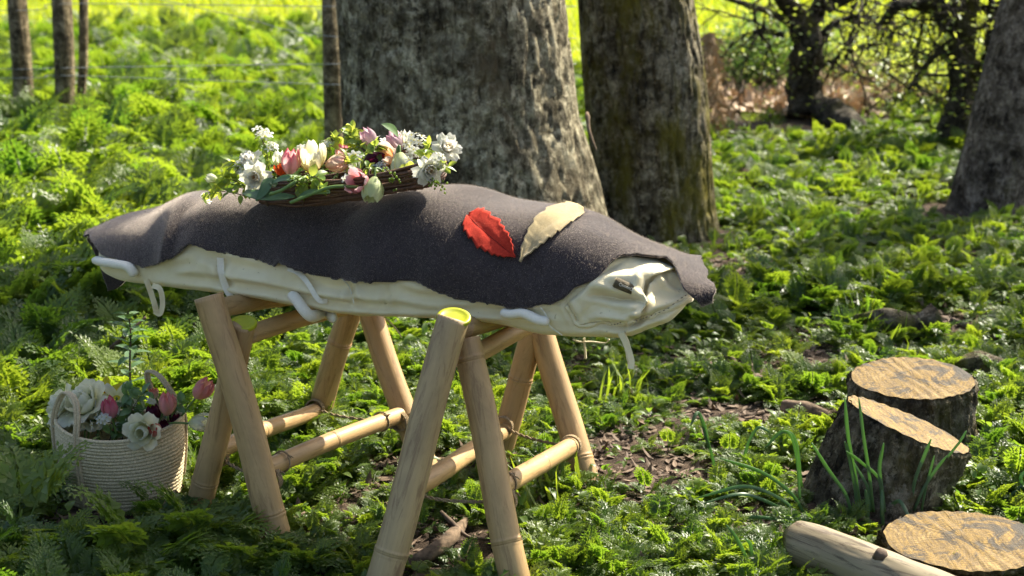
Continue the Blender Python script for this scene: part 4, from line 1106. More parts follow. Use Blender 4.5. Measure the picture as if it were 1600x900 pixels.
bladeclump('clump of arching daffodil leaves left of the slanted stump', (1245, 805), [
    ([(1255, 800, 0), (1235, 770, -.02), (1190, 738, -.05), (1125, 716, -.06)], 0.0090),
    ([(1248, 806, 0), (1220, 780, -.04), (1165, 760, -.08), (1090, 778, -.10)], 0.0096),
    ([(1240, 812, 0), (1215, 792, -.04), (1160, 772, -.10), (1100, 786, -.12)], 0.0090),
    ([(1255, 826, -.04), (1215, 812, -.08), (1180, 808, -.10), (1150, 812, -.10)], 0.0090),
    ([(1250, 780, .02), (1245, 720, .03), (1235, 680, .03), (1220, 672, .03)], 0.0064),
    ([(1252, 760, .06), (1243, 690, .06), (1222, 675, .06), (1195, 700, .06)], 0.0102)])
bladeclump('small clump of bent daffodil leaves standing apart near the trestle', (1122, 752), [
    ([(1120, 750, 0), (1112, 710, 0), (1102, 680, 0), (1095, 650, -.02)], 0.0083),
    ([(1108, 700, 0), (1100, 665, 0), (1090, 645, 0), (1079, 665, -.03)], 0.0102),
    ([(1162, 720, .02), (1170, 690, .02), (1185, 668, .02), (1203, 675, .02)], 0.0090)])
bladeclump('clump of daffodil leaves at the right beyond the low stump', (1590, 800), [
    ([(1600, 800, 0), (1590, 790, 0), (1570, 775, 0), (1545, 795, 0)], 0.0090),
    ([(1620, 780, 0), (1600, 760, 0), (1585, 770, 0), (1545, 798, 0)], 0.0102),
    ([(1640, 800, 0), (1610, 780, 0), (1595, 750, 0), (1602, 735, 0)], 0.0102)])
bladeclump('small clump of daffodil leaves low at the bottom edge', (1165, 905), [
    ([(1170, 900, 0), (1165, 870, 0), (1150, 840, 0), (1135, 820, -.02)], 0.0083),
    ([(1180, 905, 0), (1175, 870, 0), (1172, 850, 0), (1165, 842, 0)], 0.0083)])
# sapling behind the basket
sapb = onz(206, 700); rt = empty('sapling', (sapb.x, sapb.y, 0), 'thin young sapling rising behind the straw basket', 'sapling')
mb = MB(); pth = cat([sapb, at(205, 640, sapb.y), at(203, 570, sapb.y), at(204, 520, sapb.y), at(200, 485, sapb.y)], 40); mb.tube(pth, [.005-.003*i/40 for i in range(41)], 7); mb.build('trunk', M['twig'], rt)
mb = MB(); rn = random.Random(8)
for k in range(26):
    f = .42+.55*k/26; p = pth[int(f*40)]; a = k*2.4; out = Vector((math.cos(a), math.sin(a), rn.uniform(.2, .8))).normalized(); x = out.cross(Vector((0, 0, 1))).normalized(); up = x.cross(out)
    q = Matrix((x, out, up)).transposed(); leafquad(mb, lambda v, q=q, s=p: s+q@v, rn.uniform(.05, .085), .03, rn.uniform(.1, .5), .3, 6)
mb.build('leaves', M['tulipleaf'], rt)
# ------------------------------------------------------------ trees
def trunk(name, label, Y, prof, bark, zt=7., amp=.02, seed=0, group='big trees behind the bier', mossy=False, rootz=None, cat_='tree'):
    rows = []
    for py, xl, xr in prof:
        a = at(xl, py, Y); b = at(xr, py, Y); rows.append((a.z, (a.x+b.x)/2, (b.x-a.x)/2))
    rows.sort(); z0, x0, r0 = rows[0]
    dz = z0 + .05
    if dz > 0: rows.insert(0, (-.06, x0+(x0-rows[1][1])*.3, r0*1.10))
    zl, xl_, rl = rows[-1]; zp, xp, rp = rows[-2]; sx = (xl_-xp)/(zl-zp)
    rows.append((zt, xl_+sx*(zt-zl)*.5, rl*.62))
    cx = [(r[0], r[1]) for r in rows]; rd = [(r[0], r[2]) for r in rows]
    rt = empty(name, (interp(cx, 0), Y, 0), label, cat_, group); mb = MB(); pts = []
    nn_ = 220; zz = list(np.arange(-.06, 2.2, .016)) + list(np.arange(2.2, zt+.01, .12))
    for z in zz:
        c = interp(cx, z); r = interp(rd, z)
        for i in range(nn_):
            an = 2*PI*i/nn_; x, y = math.cos(an), math.sin(an)
            ridge = abs(noise.noise(Vector((x*r*17, y*r*17, z*5.5+seed)))) + .6*abs(noise.noise(Vector((x*r*34, y*r*34, z*13+seed))))
            big = noise.noise(Vector((x*1.6, y*1.6, z*.5+seed)))
            k = r*(1+.05*big*(1 if abs(x) < .8 else .3)) - amp*(1-min(1, ridge*2.6)) 
            pts.append(Vector((c + x*k, Y + y*k*.95, z)))
    mb.grid(pts, nn_, len(zz), closeu=True); mb.build('trunk', bark, rt, origin=(interp(cx, 0), Y, 0))
    return rt, (lambda z: Vector((interp(cx, z), Y, z))), (lambda z: interp(rd, z))
def shade_crown(rt, axf, clumps, rn, barkm, nleaf=260, lsz=.05, z0=4.5, start=None):
    """limbs from the trunk to unseen leaf clumps placed for their shade; a clump is (centre, radius, leaves)"""
    mb = MB(); lm = MB()
    for c, rad, nl in clumps:
        s = start or axf(max(2.8, min(c.z-1.2, z0))); m = s.lerp(c, .5)+Vector((rn.uniform(-.2, .2), rn.uniform(-.2, .2), .35))
        path = cat([s, m, c], 16); mb.tube(path, [.10-.08*i/16 for i in range(17)], 8, wob=.2)
        for k in range(14):
            e = c + Vector((rn.gauss(0, 1), rn.gauss(0, 1), rn.gauss(0, .6)))*rad*.7; mb.tube(cat([path[rn.randrange(9, 17)], c.lerp(e, .5)+Vector((0, 0, .08)), e], 6), [.016, .013, .011, .009, .007, .005, .003], 5)
        for k in range(nl):
            v = Vector((rn.gauss(0, 1), rn.gauss(0, 1), rn.gauss(0, .55))); v = v.normalized()*rn.random()**.5*rad*1.15 if v.length > 0 else v
            v *= 1+.35*nz(c.x+v.x*2, v.y*2, v.z*2)
            if nz(v.x*2.2/rad+c.x, v.y*2.2/rad+c.y, v.z*2) < -.12: continue
            d = Vector((rn.gauss(0, 1), rn.gauss(0, 1), rn.gauss(0, .7))).normalized(); q = d.to_track_quat('Y', 'Z').to_matrix()
            L = lsz*rn.uniform(.7, 1.4); p = c+v
            lm.add([p, p+q@Vector((-L*.33, L*.45, .1*L)), p+q@Vector((0, L, 0)), p+q@Vector((L*.33, L*.45, .1*L))], [(0, 1, 2, 3)])
    mb.build('limbs', barkm, rt); lm.build('crown', M['treeleaf'], rt, smooth=False)  # out of view, added to the trees for the shade they cast
rn = random.Random(21)
t1, ax1, r1 = trunk('tree', 'thick grey trunk with furrowed bark directly behind the flowers', 7.35,
    [(0, 524, 884), (60, 529, 890), (110, 531, 897), (180, 534, 905), (230, 536, 922), (280, 538, 938), (335, 540, 950), (400, 536, 962)], M['bark1'], seed=3, amp=.025)
t2, ax2, r2 = trunk('tree', 'darker mossy trunk right of the thick grey one', 8.2,
    [(0, 902, 1084), (60, 905, 1094), (130, 910, 1104), (200, 916, 1110), (260, 926, 1113), (320, 930, 1118), (372, 930, 1126)], M['bark2'], seed=11, amp=.022)
t3, ax3, r3 = trunk('tree', 'smooth brown trunk leaning right beside the frame edge', 8.9,
    [(0, 1566, 1700), (80, 1545, 1672), (150, 1526, 1650), (220, 1510, 1632), (280, 1492, 1614), (318, 1482, 1604)], M['bark3'], zt=4.6, seed=17, amp=.006)
def over(x, y, z, h): return Vector((x, y, z)) + SV*((h-z)/SV.z)  # point up the sun line whose shadow lands on the given spot
SHADE_CL1 = [(over(-5.4, 9.5, 0, 6.2), .5, 200)]
SHADE_CL2 = [(over(-1.27, 4.80, .76, 4.6), .20, 420), (over(-1.95, 5.0, .3, 5.2), .4, 550)]  # unseen clumps added to shade the cover's head end and the left
SHADE_CL3 = [(over(2.3, 6.3, .1, 5.5), .55, 560), (over(2.4, 8.3, .1, 6.2), .7, 600), (over(1.3, 8.2, .1, 6.), .5, 420), (over(3.3, 7.4, .1, 5.6), .6, 550), (over(2.9, 6.0, .1, 5.9), .5, 480), (over(1.9, 7.0, .1, 5.3), .4, 380), (over(3.6, 8.8, .1, 6.3), .6, 450)]  # unseen clumps added to darken the floor at middle right
shade_crown(t1, ax1, SHADE_CL1, rn, M['bark1']); shade_crown(t2, ax2, SHADE_CL2, rn, M['bark2']); shade_crown(t3, ax3, SHADE_CL3, rn, M['bark3'])
# pale torn strip of bark on the big trunk's lit flank
mb = MB(); p0 = at(917, 175, 7.1); mb.tube(cat([p0, at(920, 200, 7.05), at(927, 222, 7.02), at(933, 236, 7.0)], 12), [.006, .012, .010, .008, .007, .006, .006, .005, .005, .004, .004, .003, .002], 6, flat=.4)
mb.build('bark_strip', M['deadwood'], t1)
# small trees at the edge of the wood
def smalltree(name, label, Y, limbs, seed, leaves, nt=60, group='small bare trees at the wood edge', lsz=.05, dens=14):
    rn = random.Random(seed); mb = MB(); lm = MB(); b0 = at(*limbs[0][0][0], Y); rt = empty(name, (b0.x, Y, 0), label, 'tree', group)
    paths = []
    for pxs, r0, r1_ in limbs:
        pts = [at(x, y, Y+(.25*nz(x*.02, y*.02, seed) if k else 0)) for k, (x, y) in enumerate(pxs)]
        path = cat(pts, 26); mb.tube(path, [r0+(r1_-r0)*i/26 for i in range(27)], 10, wob=.4); paths.append((path, r1_))
    tips = []
    def twig(p, d, L, r, dep):
        pts = [p]; q = p
        for k in range(5):
            d = (d + Vector((rn.gauss(0, .25), rn.gauss(0, .25), rn.gauss(-.06, .25)))).normalized(); q = q + d*L/5; pts.append(q)
        mb.tube(pts, [r*(1-.14*k) for k in range(6)], 5, cap=False); tips.append(q); tips.append(pts[3])
        if dep > 0:
            for _ in range(3): twig(pts[rn.randrange(1, 5)], (d+Vector((rn.gauss(0, .8), rn.gauss(0, .8), rn.gauss(0, .8)))).normalized(), L*.6, r*.55, dep-1)
    for _ in range(nt):
        path, _r = paths[rn.randrange(1, len(paths))]; k = rn.randrange(6, 27)
        twig(path[k], Vector((rn.gauss(0, 1), rn.gauss(0, .8), rn.gauss(-.1, .8))).normalized(), rn.uniform(.3, .9), rn.uniform(.008, .016), 2)
    mb.build('trunk', M['barkdark'], rt)
    for t in tips:
        for _ in range(rn.randrange(0, dens//4)*leaves):
            p = t + Vector((rn.gauss(0, .08), rn.gauss(0, .08), rn.gauss(0, .08))); d = Vector((rn.gauss(0, 1), rn.gauss(0, 1), rn.gauss(0, .6))).normalized(); q = d.to_track_quat('Y', 'Z').to_matrix(); L = lsz*rn.uniform(.6, 1.2)
            lm.add([p, p+q@Vector((-L*.35, L*.45, .1*L)), p+q@Vector((0, L, 0)), p+q@Vector((L*.35, L*.45, .1*L))], [(0, 1, 2, 3)])
    lm.build('crown', M['sprig'], rt, smooth=False)
smalltree('small_tree', 'crooked dark small tree beside the patch of dead leaves', 12.6, [
    ([(1262, 178), (1256, 120), (1262, 70), (1255, 30)], .16, .10), ([(1256, 60), (1240, 20), (1215, -15), (1190, -80)], .10, .04),
    ([(1262, 50), (1275, 20), (1290, -10), (1320, -70)], .09, .04), ([(1240, 40), (1205, 20), (1160, 5), (1130, -5)], .035, .015),
    ([(1270, 75), (1300, 40), (1340, 25), (1375, 28)], .035, .015), ([(1290, 10), (1330, -5), (1370, -20)], .06, .03),
    ([(1262, 110), (1300, 95), (1350, 72), (1405, 70)], .025, .012), ([(1225, 55), (1190, 48), (1180, 45)], .025, .012),
    ([(1400, -30), (1395, 20), (1392, 60), (1380, 110)], .02, .01), ([(1345, 20), (1330, 55), (1320, 95)], .02, .01)], 4, 1, 46)
smalltree('small_tree', 'arching dark small tree next to the leaning trunk', 11.2, [
    ([(1480, 262), (1492, 200), (1505, 150), (1502, 100)], .12, .10), ([(1502, 120), (1500, 70), (1480, 30), (1440, 5), (1400, 12), (1380, 35)], .10, .03),
    ([(1505, 110), (1508, 60), (1515, 0), (1520, -60)], .08, .05), ([(1480, 30), (1470, 0), (1465, -50)], .07, .04),
    ([(1505, 150), (1530, 120), (1545, 60), (1560, 10)], .035, .02), ([(1490, 130), (1488, 70), (1492, 10), (1495, -40)], .03, .02),
    ([(1498, 90), (1465, 85), (1440, 110), (1420, 140)], .025, .012), ([(1545, 60), (1550, 20), (1545, -30)], .03, .02)], 9, 1, 46)
branchlog([at(1270, 165, 12.6), at(1300, 175, 12.2), at(1330, 195, 11.8), at(1345, 205, 11.6)], [.07, .11, .10, .05], 'barkdark', 'thick dark fallen limb at the foot of the crooked small tree', 'fallen_limb', 'branch')
# bushes by the meadow edge
def bush(label, c, rad, n, mat, seed, lsz=.06, group='bushes at the meadow edge', name='bush'):
    rn = random.Random(seed); rt = empty(name, (c.x, c.y, 0), label, 'bush', group); mb = MB(); lm = MB()
    for k in range(18):
        e = Vector((c.x, c.y, 0)) + Vector((rn.gauss(0, rad*.5), rn.gauss(0, rad*.5), rn.uniform(.4, 1.3)*c.z)); mb.tube(cat([Vector((c.x+rn.gauss(0, .1), c.y, -.03)), (Vector((c.x, c.y, 0))+e)/2, e], 8), [.02-.0018*i for i in range(9)], 5)
    for k in range(n):
        v = Vector((rn.gauss(0, 1), rn.gauss(0, 1), rn.gauss(0, 1))).normalized()*rn.random()**.45; s = 1+.4*nz(v.x*2+seed, v.y*2, v.z*2)
        p = Vector((c.x+v.x*rad*s, c.y+v.y*rad*s, max(.05, c.z+v.z*c.z*1.1*s)))
        d = Vector((rn.gauss(0, 1), rn.gauss(0, 1), rn.gauss(0, .5))).normalized(); q = d.to_track_quat('Y', 'Z').to_matrix(); L = lsz*rn.uniform(.6, 1.3)
        lm.add([p, p+q@Vector((-L*.35, L*.45, .1*L)), p+q@Vector((0, L, 0)), p+q@Vector((L*.35, L*.45, .1*L))], [(0, 1, 2, 3)])
    mb.build('stems', M['twig'], rt); lm.build('leaves', M[mat], rt, smooth=False)
def gx(px, Y): return at(px, 300, Y).x
bush('low dark green bush between the mossy trunk and the dead leaves', Vector((gx(1165, 14.5), 14.5, .35)), .55, 2600, 'treeleaf', 1)
bush('leafy dark green bush behind the crooked small tree', Vector((gx(1225, 15.5), 15.5, .35)), .6, 2600, 'treeleaf', 2)
bush('bright yellow green bush filling the gap between the small trees', Vector((gx(1375, 14.6), 14.6, .32)), .7, 700, 'sprig', 3)
bush('yellow green bush behind the arching small tree', Vector((gx(1455, 13.4), 13.4, .4)), .6, 700, 'sprig', 4)
bush('sparse light bush at the foot of the leaning trunk', Vector((gx(1540, 13.), 13., .55)), .6, 700, 'sprig', 5)
# shaggy dead plant behind the mossy trunk
sh = at(1113, 110, 11.5); rt = empty('dead_fern', (sh.x, 11.5, 0), 'shaggy brown dead fern clump beside the mossy trunk', 'dead plant'); mb = MB(); rn = random.Random(2)
for k in range(650):
    z = rn.uniform(.0, 1)**.8*.80; wd_ = .10*(1-z*.75)+.02*math.sin(z*14); p = Vector((sh.x+rn.gauss(0, wd_*.7)+.03*math.sin(z*7), 11.5+rn.gauss(0, wd_*.7), z)); d = Vector((rn.gauss(0, .9), rn.gauss(0, .9), -.7+rn.gauss(0, .4))).normalized(); L = rn.uniform(.08, .22); s = d.cross(Vector((0, 1, 0))).normalized()*.006
    mb.add([p-s, p+s, p+d*L], [(0, 1, 2)])
mb.build('dead_fronds', M['deadfern'], rt, smooth=False)

# ------------------------------------------------------------ fence
PB = [((38, 166), (24, -40), 11.2, .070), ((101, 166), (95, -40), 11.0, .070), ((124, 156), (131, -40), 11.4, .033), ((522, 205), (517, -10), 9.6, .062)]
fe = empty('wire_fence', (at(60, 160, 11.2).x, 11.2, 0), 'old wire fence on weathered wooden posts along the meadow', 'fence')
for k, (b, t, Y, r) in enumerate(PB):
    p0 = at(*b, Y); p0.z = -.05; p1 = at(*t, Y); 
    if k == 3: p1 = at(518, -8, Y)
    mb = MB(); mb.tube([Vector((0, 0, 0)), Vector((0, 0, .3)), (p1-p0)*.5, (p1-p0)], [r*1.06, r*1.03, r, r*.96], 16, wob=.12)
    mb.build('post', M['postwood'], fe).location = p0
    o = [o for o in fe.children if o.name.startswith('post')][-1]; o.matrix_parent_inverse = Matrix.Translation(fe.location).inverted()
pa = [at(-400, 14, 12.6), at(30, 16, 11.12), at(98, 5, 10.92), at(262, -2, 10.4), at(400, 30, 10.), at(523, 58, 9.5), at(905, 70, 8.9)]
wires = [[at(-400, 14, 12.6), at(30, 16, 11.12), at(98, 6, 10.92), at(523, 10, 9.5), at(900, 10, 8.9)],
         [at(98, -25, 10.92), at(230, -5, 10.5), at(380, 28, 10.), at(523, 57, 9.5), at(900, 60, 8.9)],
         [at(-400, 120, 12.6), at(30, 122, 11.12), at(98, 118, 10.92), at(523, 132, 9.5), at(900, 140, 8.9)],
         [at(-400, 105, 12.6), at(30, 108, 11.12), at(98, 106, 10.92), at(523, 100, 9.5), at(900, 100, 8.9)]]
for wv in wires:
    mb = MB(); mb.tube(cat(wv, 80), .0028, 5); mb.build('wire', M['wire'], fe)

# ------------------------------------------------------------ scattered growth
def gn_scatter(name, protos, pts, label, cat_, mat):
    """pts: (x, y, z, rotx, roty, rotz, scale, proto index) as ONE object that instances the prototype meshes"""
    c = bpy.data.collections.new(name+'_kinds')
    for k, p in enumerate(protos): p.name = '%s_kind_%02d' % (name, k); c.objects.link(p)
    me = bpy.data.meshes.new(name); me.from_pydata([q[:3] for q in pts], [], [])
    a = me.attributes.new('rot', 'FLOAT_VECTOR', 'POINT'); a.data.foreach_set('vector', [v for q in pts for v in q[3:6]])
    a = me.attributes.new('scl', 'FLOAT', 'POINT'); a.data.foreach_set('value', [q[6] for q in pts])
    a = me.attributes.new('kid', 'INT', 'POINT'); a.data.foreach_set('value', [q[7] for q in pts])
    me.materials.append(mat)
    o = bpy.data.objects.new(name, me); COL.objects.link(o); tag(o, label, cat_, kind='stuff')
    ng = bpy.data.node_groups.new(name, 'GeometryNodeTree')
    ng.interface.new_socket('Geometry', in_out='INPUT', socket_type='NodeSocketGeometry'); ng.interface.new_socket('Geometry', in_out='OUTPUT', socket_type='NodeSocketGeometry')
    gi = ng.nodes.new('NodeGroupInput'); go_ = ng.nodes.new('NodeGroupOutput'); ip = ng.nodes.new('GeometryNodeInstanceOnPoints')
    ci = ng.nodes.new('GeometryNodeCollectionInfo'); ci.inputs['Collection'].default_value = c; ci.inputs['Separate Children'].default_value = True; ci.inputs['Reset Children'].default_value = True
    def at_(nm, ty):
        n = ng.nodes.new('GeometryNodeInputNamedAttribute'); n.data_type = ty; n.inputs['Name'].default_value = nm; return n.outputs['Attribute']
    L = ng.links.new
    L(gi.outputs[0], ip.inputs['Points']); L(ci.outputs[0], ip.inputs['Instance']); ip.inputs['Pick Instance'].default_value = True
    L(at_('kid', 'INT'), ip.inputs['Instance Index']); L(at_('scl', 'FLOAT'), ip.inputs['Scale'])
    er = ng.nodes.new('FunctionNodeEulerToRotation'); L(at_('rot', 'FLOAT_VECTOR'), er.inputs[0]); L(er.outputs[0], ip.inputs['Rotation'])
    L(ip.outputs[0], go_.inputs[0]); md = o.modifiers.new('scatter', 'NODES'); md.node_group = ng
    return o
def frond(mb, base, az, el, stem, L, rn, droop=1.):
    d = Vector((math.cos(az)*math.cos(el), math.sin(az)*math.cos(el), math.sin(el))); side = Vector((-math.sin(az), math.cos(az), 0))
    p = Vector(base); pts = [p.copy()]; n = 8; st_n = 4
    for k in range(st_n): d = (d+Vector((0, 0, -.05*droop))).normalized(); p = p+d*stem/st_n; pts.append(p.copy())
    blade = [p.copy()]; dirs = [d.copy()]
    for k in range(n): d = (d+Vector((0, 0, -.13*droop))+side*rn.gauss(0, .04)).normalized(); p = p+d*L/n; blade.append(p.copy()); dirs.append(d.copy())
    mb.tube(pts+blade[1:7], [.0022]*len(pts)+[.0013]*6, 3, cap=False)
    def kite(b, dr, nrm, l, w_):
        s = dr.cross(nrm).normalized(); mb.add([b, b+dr*l*.42-s*w_+nrm*w_*.35, b+dr*l, b+dr*l*.42+s*w_+nrm*w_*.35], [(0, 1, 2), (0, 2, 3)])
    for k in range(n+1):
        f = k/n; b = blade[k]; dd = dirs[k]; up = side.cross(dd).normalized()*-1
        if up.z < 0: up = -up
        if k == n: kite(b, dd, up, L*.13, L*.03); continue
        pl = L*.50*(1-f)**.85*(.75+.25*min(1, f*6)) + L*.03
        for sgn in (-1, 1):
            pd = (dd*.62+side*sgn*.85+up*rn.gauss(.05, .12)+Vector((0, 0, -.1))).normalized(); m = max(2, int(4.2*(1-f)+1.2))
            for j in range(m):
                g_ = (j+.35)/m; q = b+pd*pl*g_+Vector((0, 0, -pl*.14*g_*g_)); l2 = pl*.60*(1-g_)**.6*(.75+.35*rn.random())+L*.028
                for s2 in (-1, 1):
                    dr = (pd*.75+dd*s2*.75+up*rn.gauss(.0, .15)).normalized(); kite(q, dr, up, l2, l2*.31)
            kite(b+pd*pl*.85, pd, up, pl*.32+L*.02, pl*.07+L*.006)
def fern_proto(seed, nf, stem, L, spread):
    rn = random.Random(seed); mb = MB()
    for k in range(nf):
        az = k*2.399+rn.uniform(-.3, .3); f = (k+.5)/nf
        frond(mb, (rn.gauss(0, .01), rn.gauss(0, .01), 0), az, R(66-52*f*spread+rn.gauss(0, 7)), stem*rn.uniform(.6, 1.2), L*rn.uniform(.75, 1.2), rn, 1.+.5*f)
    return mb.build('fern', M['fern'], link=False, smooth=False)
ferns = [fern_proto(1, 11, .15, .20, 1.), fern_proto(2, 9, .18, .22, 1.), fern_proto(3, 12, .10, .17, 1.1), fern_proto(4, 8, .20, .18, .9), fern_proto(5, 13, .07, .14, 1.2), fern_proto(6, 10, .13, .24, 1.)]
rn = random.Random(77)
STOPS = [(b1.x, b1.y, .24), (b2.x, b2.y, .24), (b3.x, b3.y, .23), (ax1(.1).x, 7.35, .66), (ax2(.1).x, 8.2, .42), (ax3(.1).x, 8.9, .26), (bc.x, bc.y, .20)]
lav = (lb_-la); 
def clear(x, y):
    for a, b, r in STOPS:
        if (x-a)**2+(y-b)**2 < r*r: return False
    p = Vector((x, y)) - la.xy; t = p.dot(lav.xy)/lav.xy.length_squared
    if -.1 < t < 1.1 and (p-lav.xy*t).length < .09: return False
    return True
BARE = [((1290, 500), .30, .16), ((1460, 505), .45, .22), ((1215, 580), .30, .26), ((1170, 650), .42, .22), ((1010, 735), .40, .22), ((700, 850), .30, .20), ((650, 740), .2, .14), ((1290, 640), .3, .14), ((520, 790), .14, .1), ((980, 690), .26, .12), ((60, 690), .2, .15), ((300, 560), .25, .25), ((850, 800), .15, .12)]
BARE = [(onz(*p).x, onz(*p).y, a*.78, b*.78) for p, a, b in BARE]
def bare(x, y):
    v = 0
    for a, b, rx, ry in BARE: v = max(v, 1.25-math.hypot((x-a)/rx, (y-b)/ry)*(1+.5*nz(x*6, y*6)))
    return v
LX0, LX1 = at(1135, 150, 14).x, at(1330, 150, 14).x
def litterpatch(x, y, wd=44):
    px, py = proj(Vector((x, y, 0))); return 1-math.hypot((px-1235)/190, (py-142)/(38 if py < 142 else wd))*(1+.3*nz(x*2, y*2))
def scatter(n, ylo, yhi, f):
    out = []
    for _ in range(n):
        y = math.sqrt(rn.uniform(ylo**2, yhi**2)); x = rn.uniform(-1, 1)*(.42*y+1.3); q = f(x, y)
        if q: out.append(q)
    return out
def hgt(x, y):
    px, py = proj(Vector((x, y, .1)))
    h = .62 + .30*nz(x*1.3, y*1.3, 4) 
    h += .55*sm((-1.0-x)/1.2)*sm((y-4.2)/1.0)                       # tall growth at the left
    h += (.34*sm((-.2-x)/.5)+.04)*sm((y-5.6)/1.5)
    if y > 5.6 and x > -.2: h *= .95
    if 6.9 < y < 8.3 and .2 < x < 1.4: h *= .55
    if 7.7 < y < 9. and 2.2 < x < 3.6: h *= .55
    if y < 5.4 and -1.1 < x < 1.4: h *= .78
    if 3.0 < y < 4.05 and x < -.75: h *= 1.12
    return max(.28, h)
def edge_y(x): return 14.6 + 5.0*sm((1.5-x)/2.2) + 1.3*nz(x*.5, 1.)
def ff(x, y):
    if y > edge_y(x)+rn.uniform(-.5, 1.): return None
    if not clear(x, y): return None
    b = bare(x, y)
    if b > 0 and rn.random() < b*1.6: return None
    if litterpatch(x, y, 85) > -.05 and rn.random() < .96: return None
    s = hgt(x, y)*rn.uniform(.7, 1.25)
    if b > -.4: s *= .75
    if y < 6 and x > -.6: s *= .82
    if abs(x-bc.x) < .32 and bc.y-.50 < y < bc.y: s = min(s, .17)
    if 2.9 < y < 3.55: s *= .8
    tx, ty = rn.gauss(0, .18), rn.gauss(0, .18)
    return (x, y, gh(x, y)-.01, tx, ty, rn.uniform(0, 6.28), s, rn.randrange(6))
P1 = scatter(5400, 2.5, 5.6, ff) + scatter(3200, 5.6, 8.5, ff) + scatter(6200, 8.5, 15.5, ff) + scatter(5600, 15.5, 23, ff)
# sprays leaning over the foot of the basket and the trestle
for px, py, s in ((258, 812, .5), (180, 872, .6), (60, 780, .9), (20, 760, .95), (330, 850, .8), (380, 880, .9), (290, 850, .75), (470, 880, .7), (100, 870, .9), (240, 880, .9), (30, 850, 1.)):
    p = onz(px, py); P1.append((p.x, p.y-.03, 0, .1, 0, px*.7, s, px % 6))
gn_scatter('ground_cover', ferns, P1, 'soft ferny green ground cover filling the whole woodland floor', 'ground cover', M['fern'])
# broad low weeds and seedlings among the ferns
def weed_proto(seed, n, L, W_):
    rn_ = random.Random(seed); mb = MB()
    for k in range(n):
        az = k*2.4; el = rn_.uniform(.2, 1.2); out = Vector((math.cos(az)*math.cos(el), math.sin(az)*math.cos(el), math.sin(el))); b = out*rn_.uniform(.01, .06); x = out.cross(Vector((0, 0, 1))).normalized(); up = x.cross(out)
        q = Matrix((x, out, up)).transposed(); leafquad(mb, lambda v, q=q, s=b: s+q@v, L*rn_.uniform(.6, 1.2), W_, rn_.uniform(.3, .9), .25, 4)
    return mb.build('weed', M['weed'], link=False)
weeds = [weed_proto(1, 9, .035, .016), weed_proto(2, 14, .026, .014), weed_proto(3, 7, .045, .02)]
def wf(x, y):
    if not clear(x, y): return None
    if litterpatch(x, y) > .1: return None
    if bare(x, y) > .3 and rn.random() < .85: return None
    return (x, y, gh(x, y)+rn.uniform(0, .05), rn.gauss(0, .2), rn.gauss(0, .2), rn.uniform(0, 6.28), rn.uniform(.5, 1.3), rn.randrange(3))
gn_scatter('weeds', weeds, scatter(1500, 2.5, 7, wf), 'small round leaved weeds growing low between the ferny plants', 'weeds', M['weed'])
# meadow
def tuft_proto(seed, n, H, mat=None):
    rn_ = random.Random(seed); mb = MB()
    for k in range(n):
        az = rn_.uniform(0, 6.28); b = Vector((rn_.gauss(0, .06), rn_.gauss(0, .06), 0)); o = Vector((math.cos(az), math.sin(az), 0)); h = H*rn_.uniform(.5, 1.2); l = rn_.uniform(.1, .6)*h; s = Vector((-o.y, o.x, 0))*.006
        mb.add([b-s, b+s, b+o*l*.35+Vector((0, 0, h*.6))+s*.8, b+o*l*.35+Vector((0, 0, h*.6))-s*.8, b+o*l+Vector((0, 0, h*.92))], [(0, 1, 2, 3), (3, 2, 4)])
    return mb.build('tuft', mat or M['grass'], link=False, smooth=False)
tufts = [tuft_proto(k, 46, .17) for k in range(4)]
def nf(x, y):
    if not clear(x, y) or bare(x, y) > .5: return None
    if nz(x*1.1, y*1.1, 20.) < -.05: return None
    return (x, y, gh(x, y)-.01, rn.gauss(0, .2), rn.gauss(0, .2), rn.uniform(0, 6.28), rn.uniform(.5, 1.1), rn.randrange(4))
gn_scatter('woodland_grass', [tuft_proto(k+20, 26, .16, M['fern']) for k in range(4)], scatter(420, 2.6, 14, nf), 'thin grass tufts growing up between the ferny plants', 'grass', M['fern'])
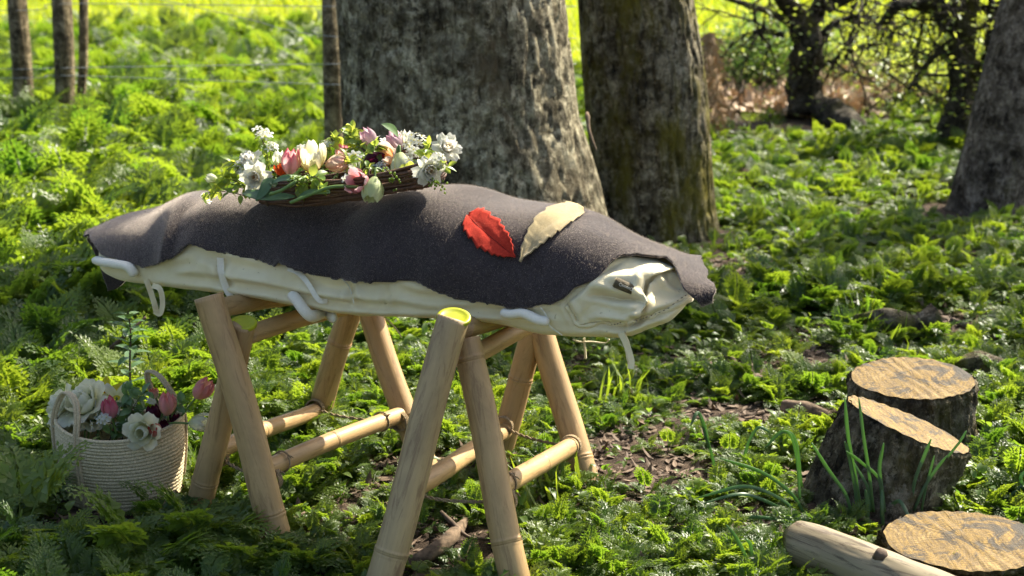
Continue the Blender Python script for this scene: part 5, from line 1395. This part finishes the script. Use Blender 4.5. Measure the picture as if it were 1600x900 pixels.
def gf(x, y):
    if y < edge_y(x)-.4: return None
    if litterpatch(x, y) > 0: return None
    return (x, y, gh(x, y)-.01, 0, 0, rn.uniform(0, 6.28), rn.uniform(.6, 1.5)*(1+.02*(y-14)), rn.randrange(4))
gn_scatter('meadow_grass', tufts, scatter(9000, 14, 24, gf)+scatter(12000, 24, 60, gf), 'bright sunlit yellow green meadow grass beyond the fence', 'grass', M['grass'])
# dead leaves and chips
def litter_proto(seed, mat, L):
    rn_ = random.Random(seed); mb = MB()
    for k in range(7):
        c = Vector((rn_.gauss(0, .035), rn_.gauss(0, .035), rn_.uniform(.002, .012))); az = rn_.uniform(0, 6.28); l = L*rn_.uniform(.4, 1.2)
        q = (Matrix.Rotation(az, 3, 'Z') @ Matrix.Rotation(rn_.gauss(0, .3), 3, 'X'))
        leafquad(mb, lambda v, q=q, s=c: s+q@v, l, l*rn_.uniform(.25, .6), rn_.uniform(-.6, .3), rn_.uniform(-.5, .6), 3)
    return mb.build('leaf', M[mat], link=False, smooth=False)
lp = [litter_proto(k, 'litter', .04) for k in range(3)]; lq = [litter_proto(k+9, 'litterpale', .10) for k in range(4)]
def lf(x, y):
    if not clear(x, y): return None
    if bare(x, y) < -.2 and rn.random() < .55: return None
    return (x, y, gh(x, y)+.003, 0, 0, rn.uniform(0, 6.28), rn.uniform(.4, 1.2), rn.randrange(3))
gn_scatter('leaf_litter', lp, scatter(6500, 2.6, 7.5, lf), 'small brown dead leaves and chips strewn on the bare soil', 'leaf litter', M['litter'])
LQ = []
while len(LQ) < 2600:
    x = rn.uniform(LX0-1, LX1+2); y = rn.uniform(11, 21)
    if litterpatch(x, y) > rn.uniform(-.12, .1): LQ.append((x, y, gh(x, y)+rn.uniform(0, .06), rn.gauss(0, .4), rn.gauss(0, .4), rn.uniform(0, 6.28), rn.uniform(.7, 1.5), rn.randrange(4)))
gn_scatter('dead_leaves', lq, LQ, 'pale pinkish brown heap of dead leaves behind the mossy trunk', 'dead leaves', M['litterpale'])
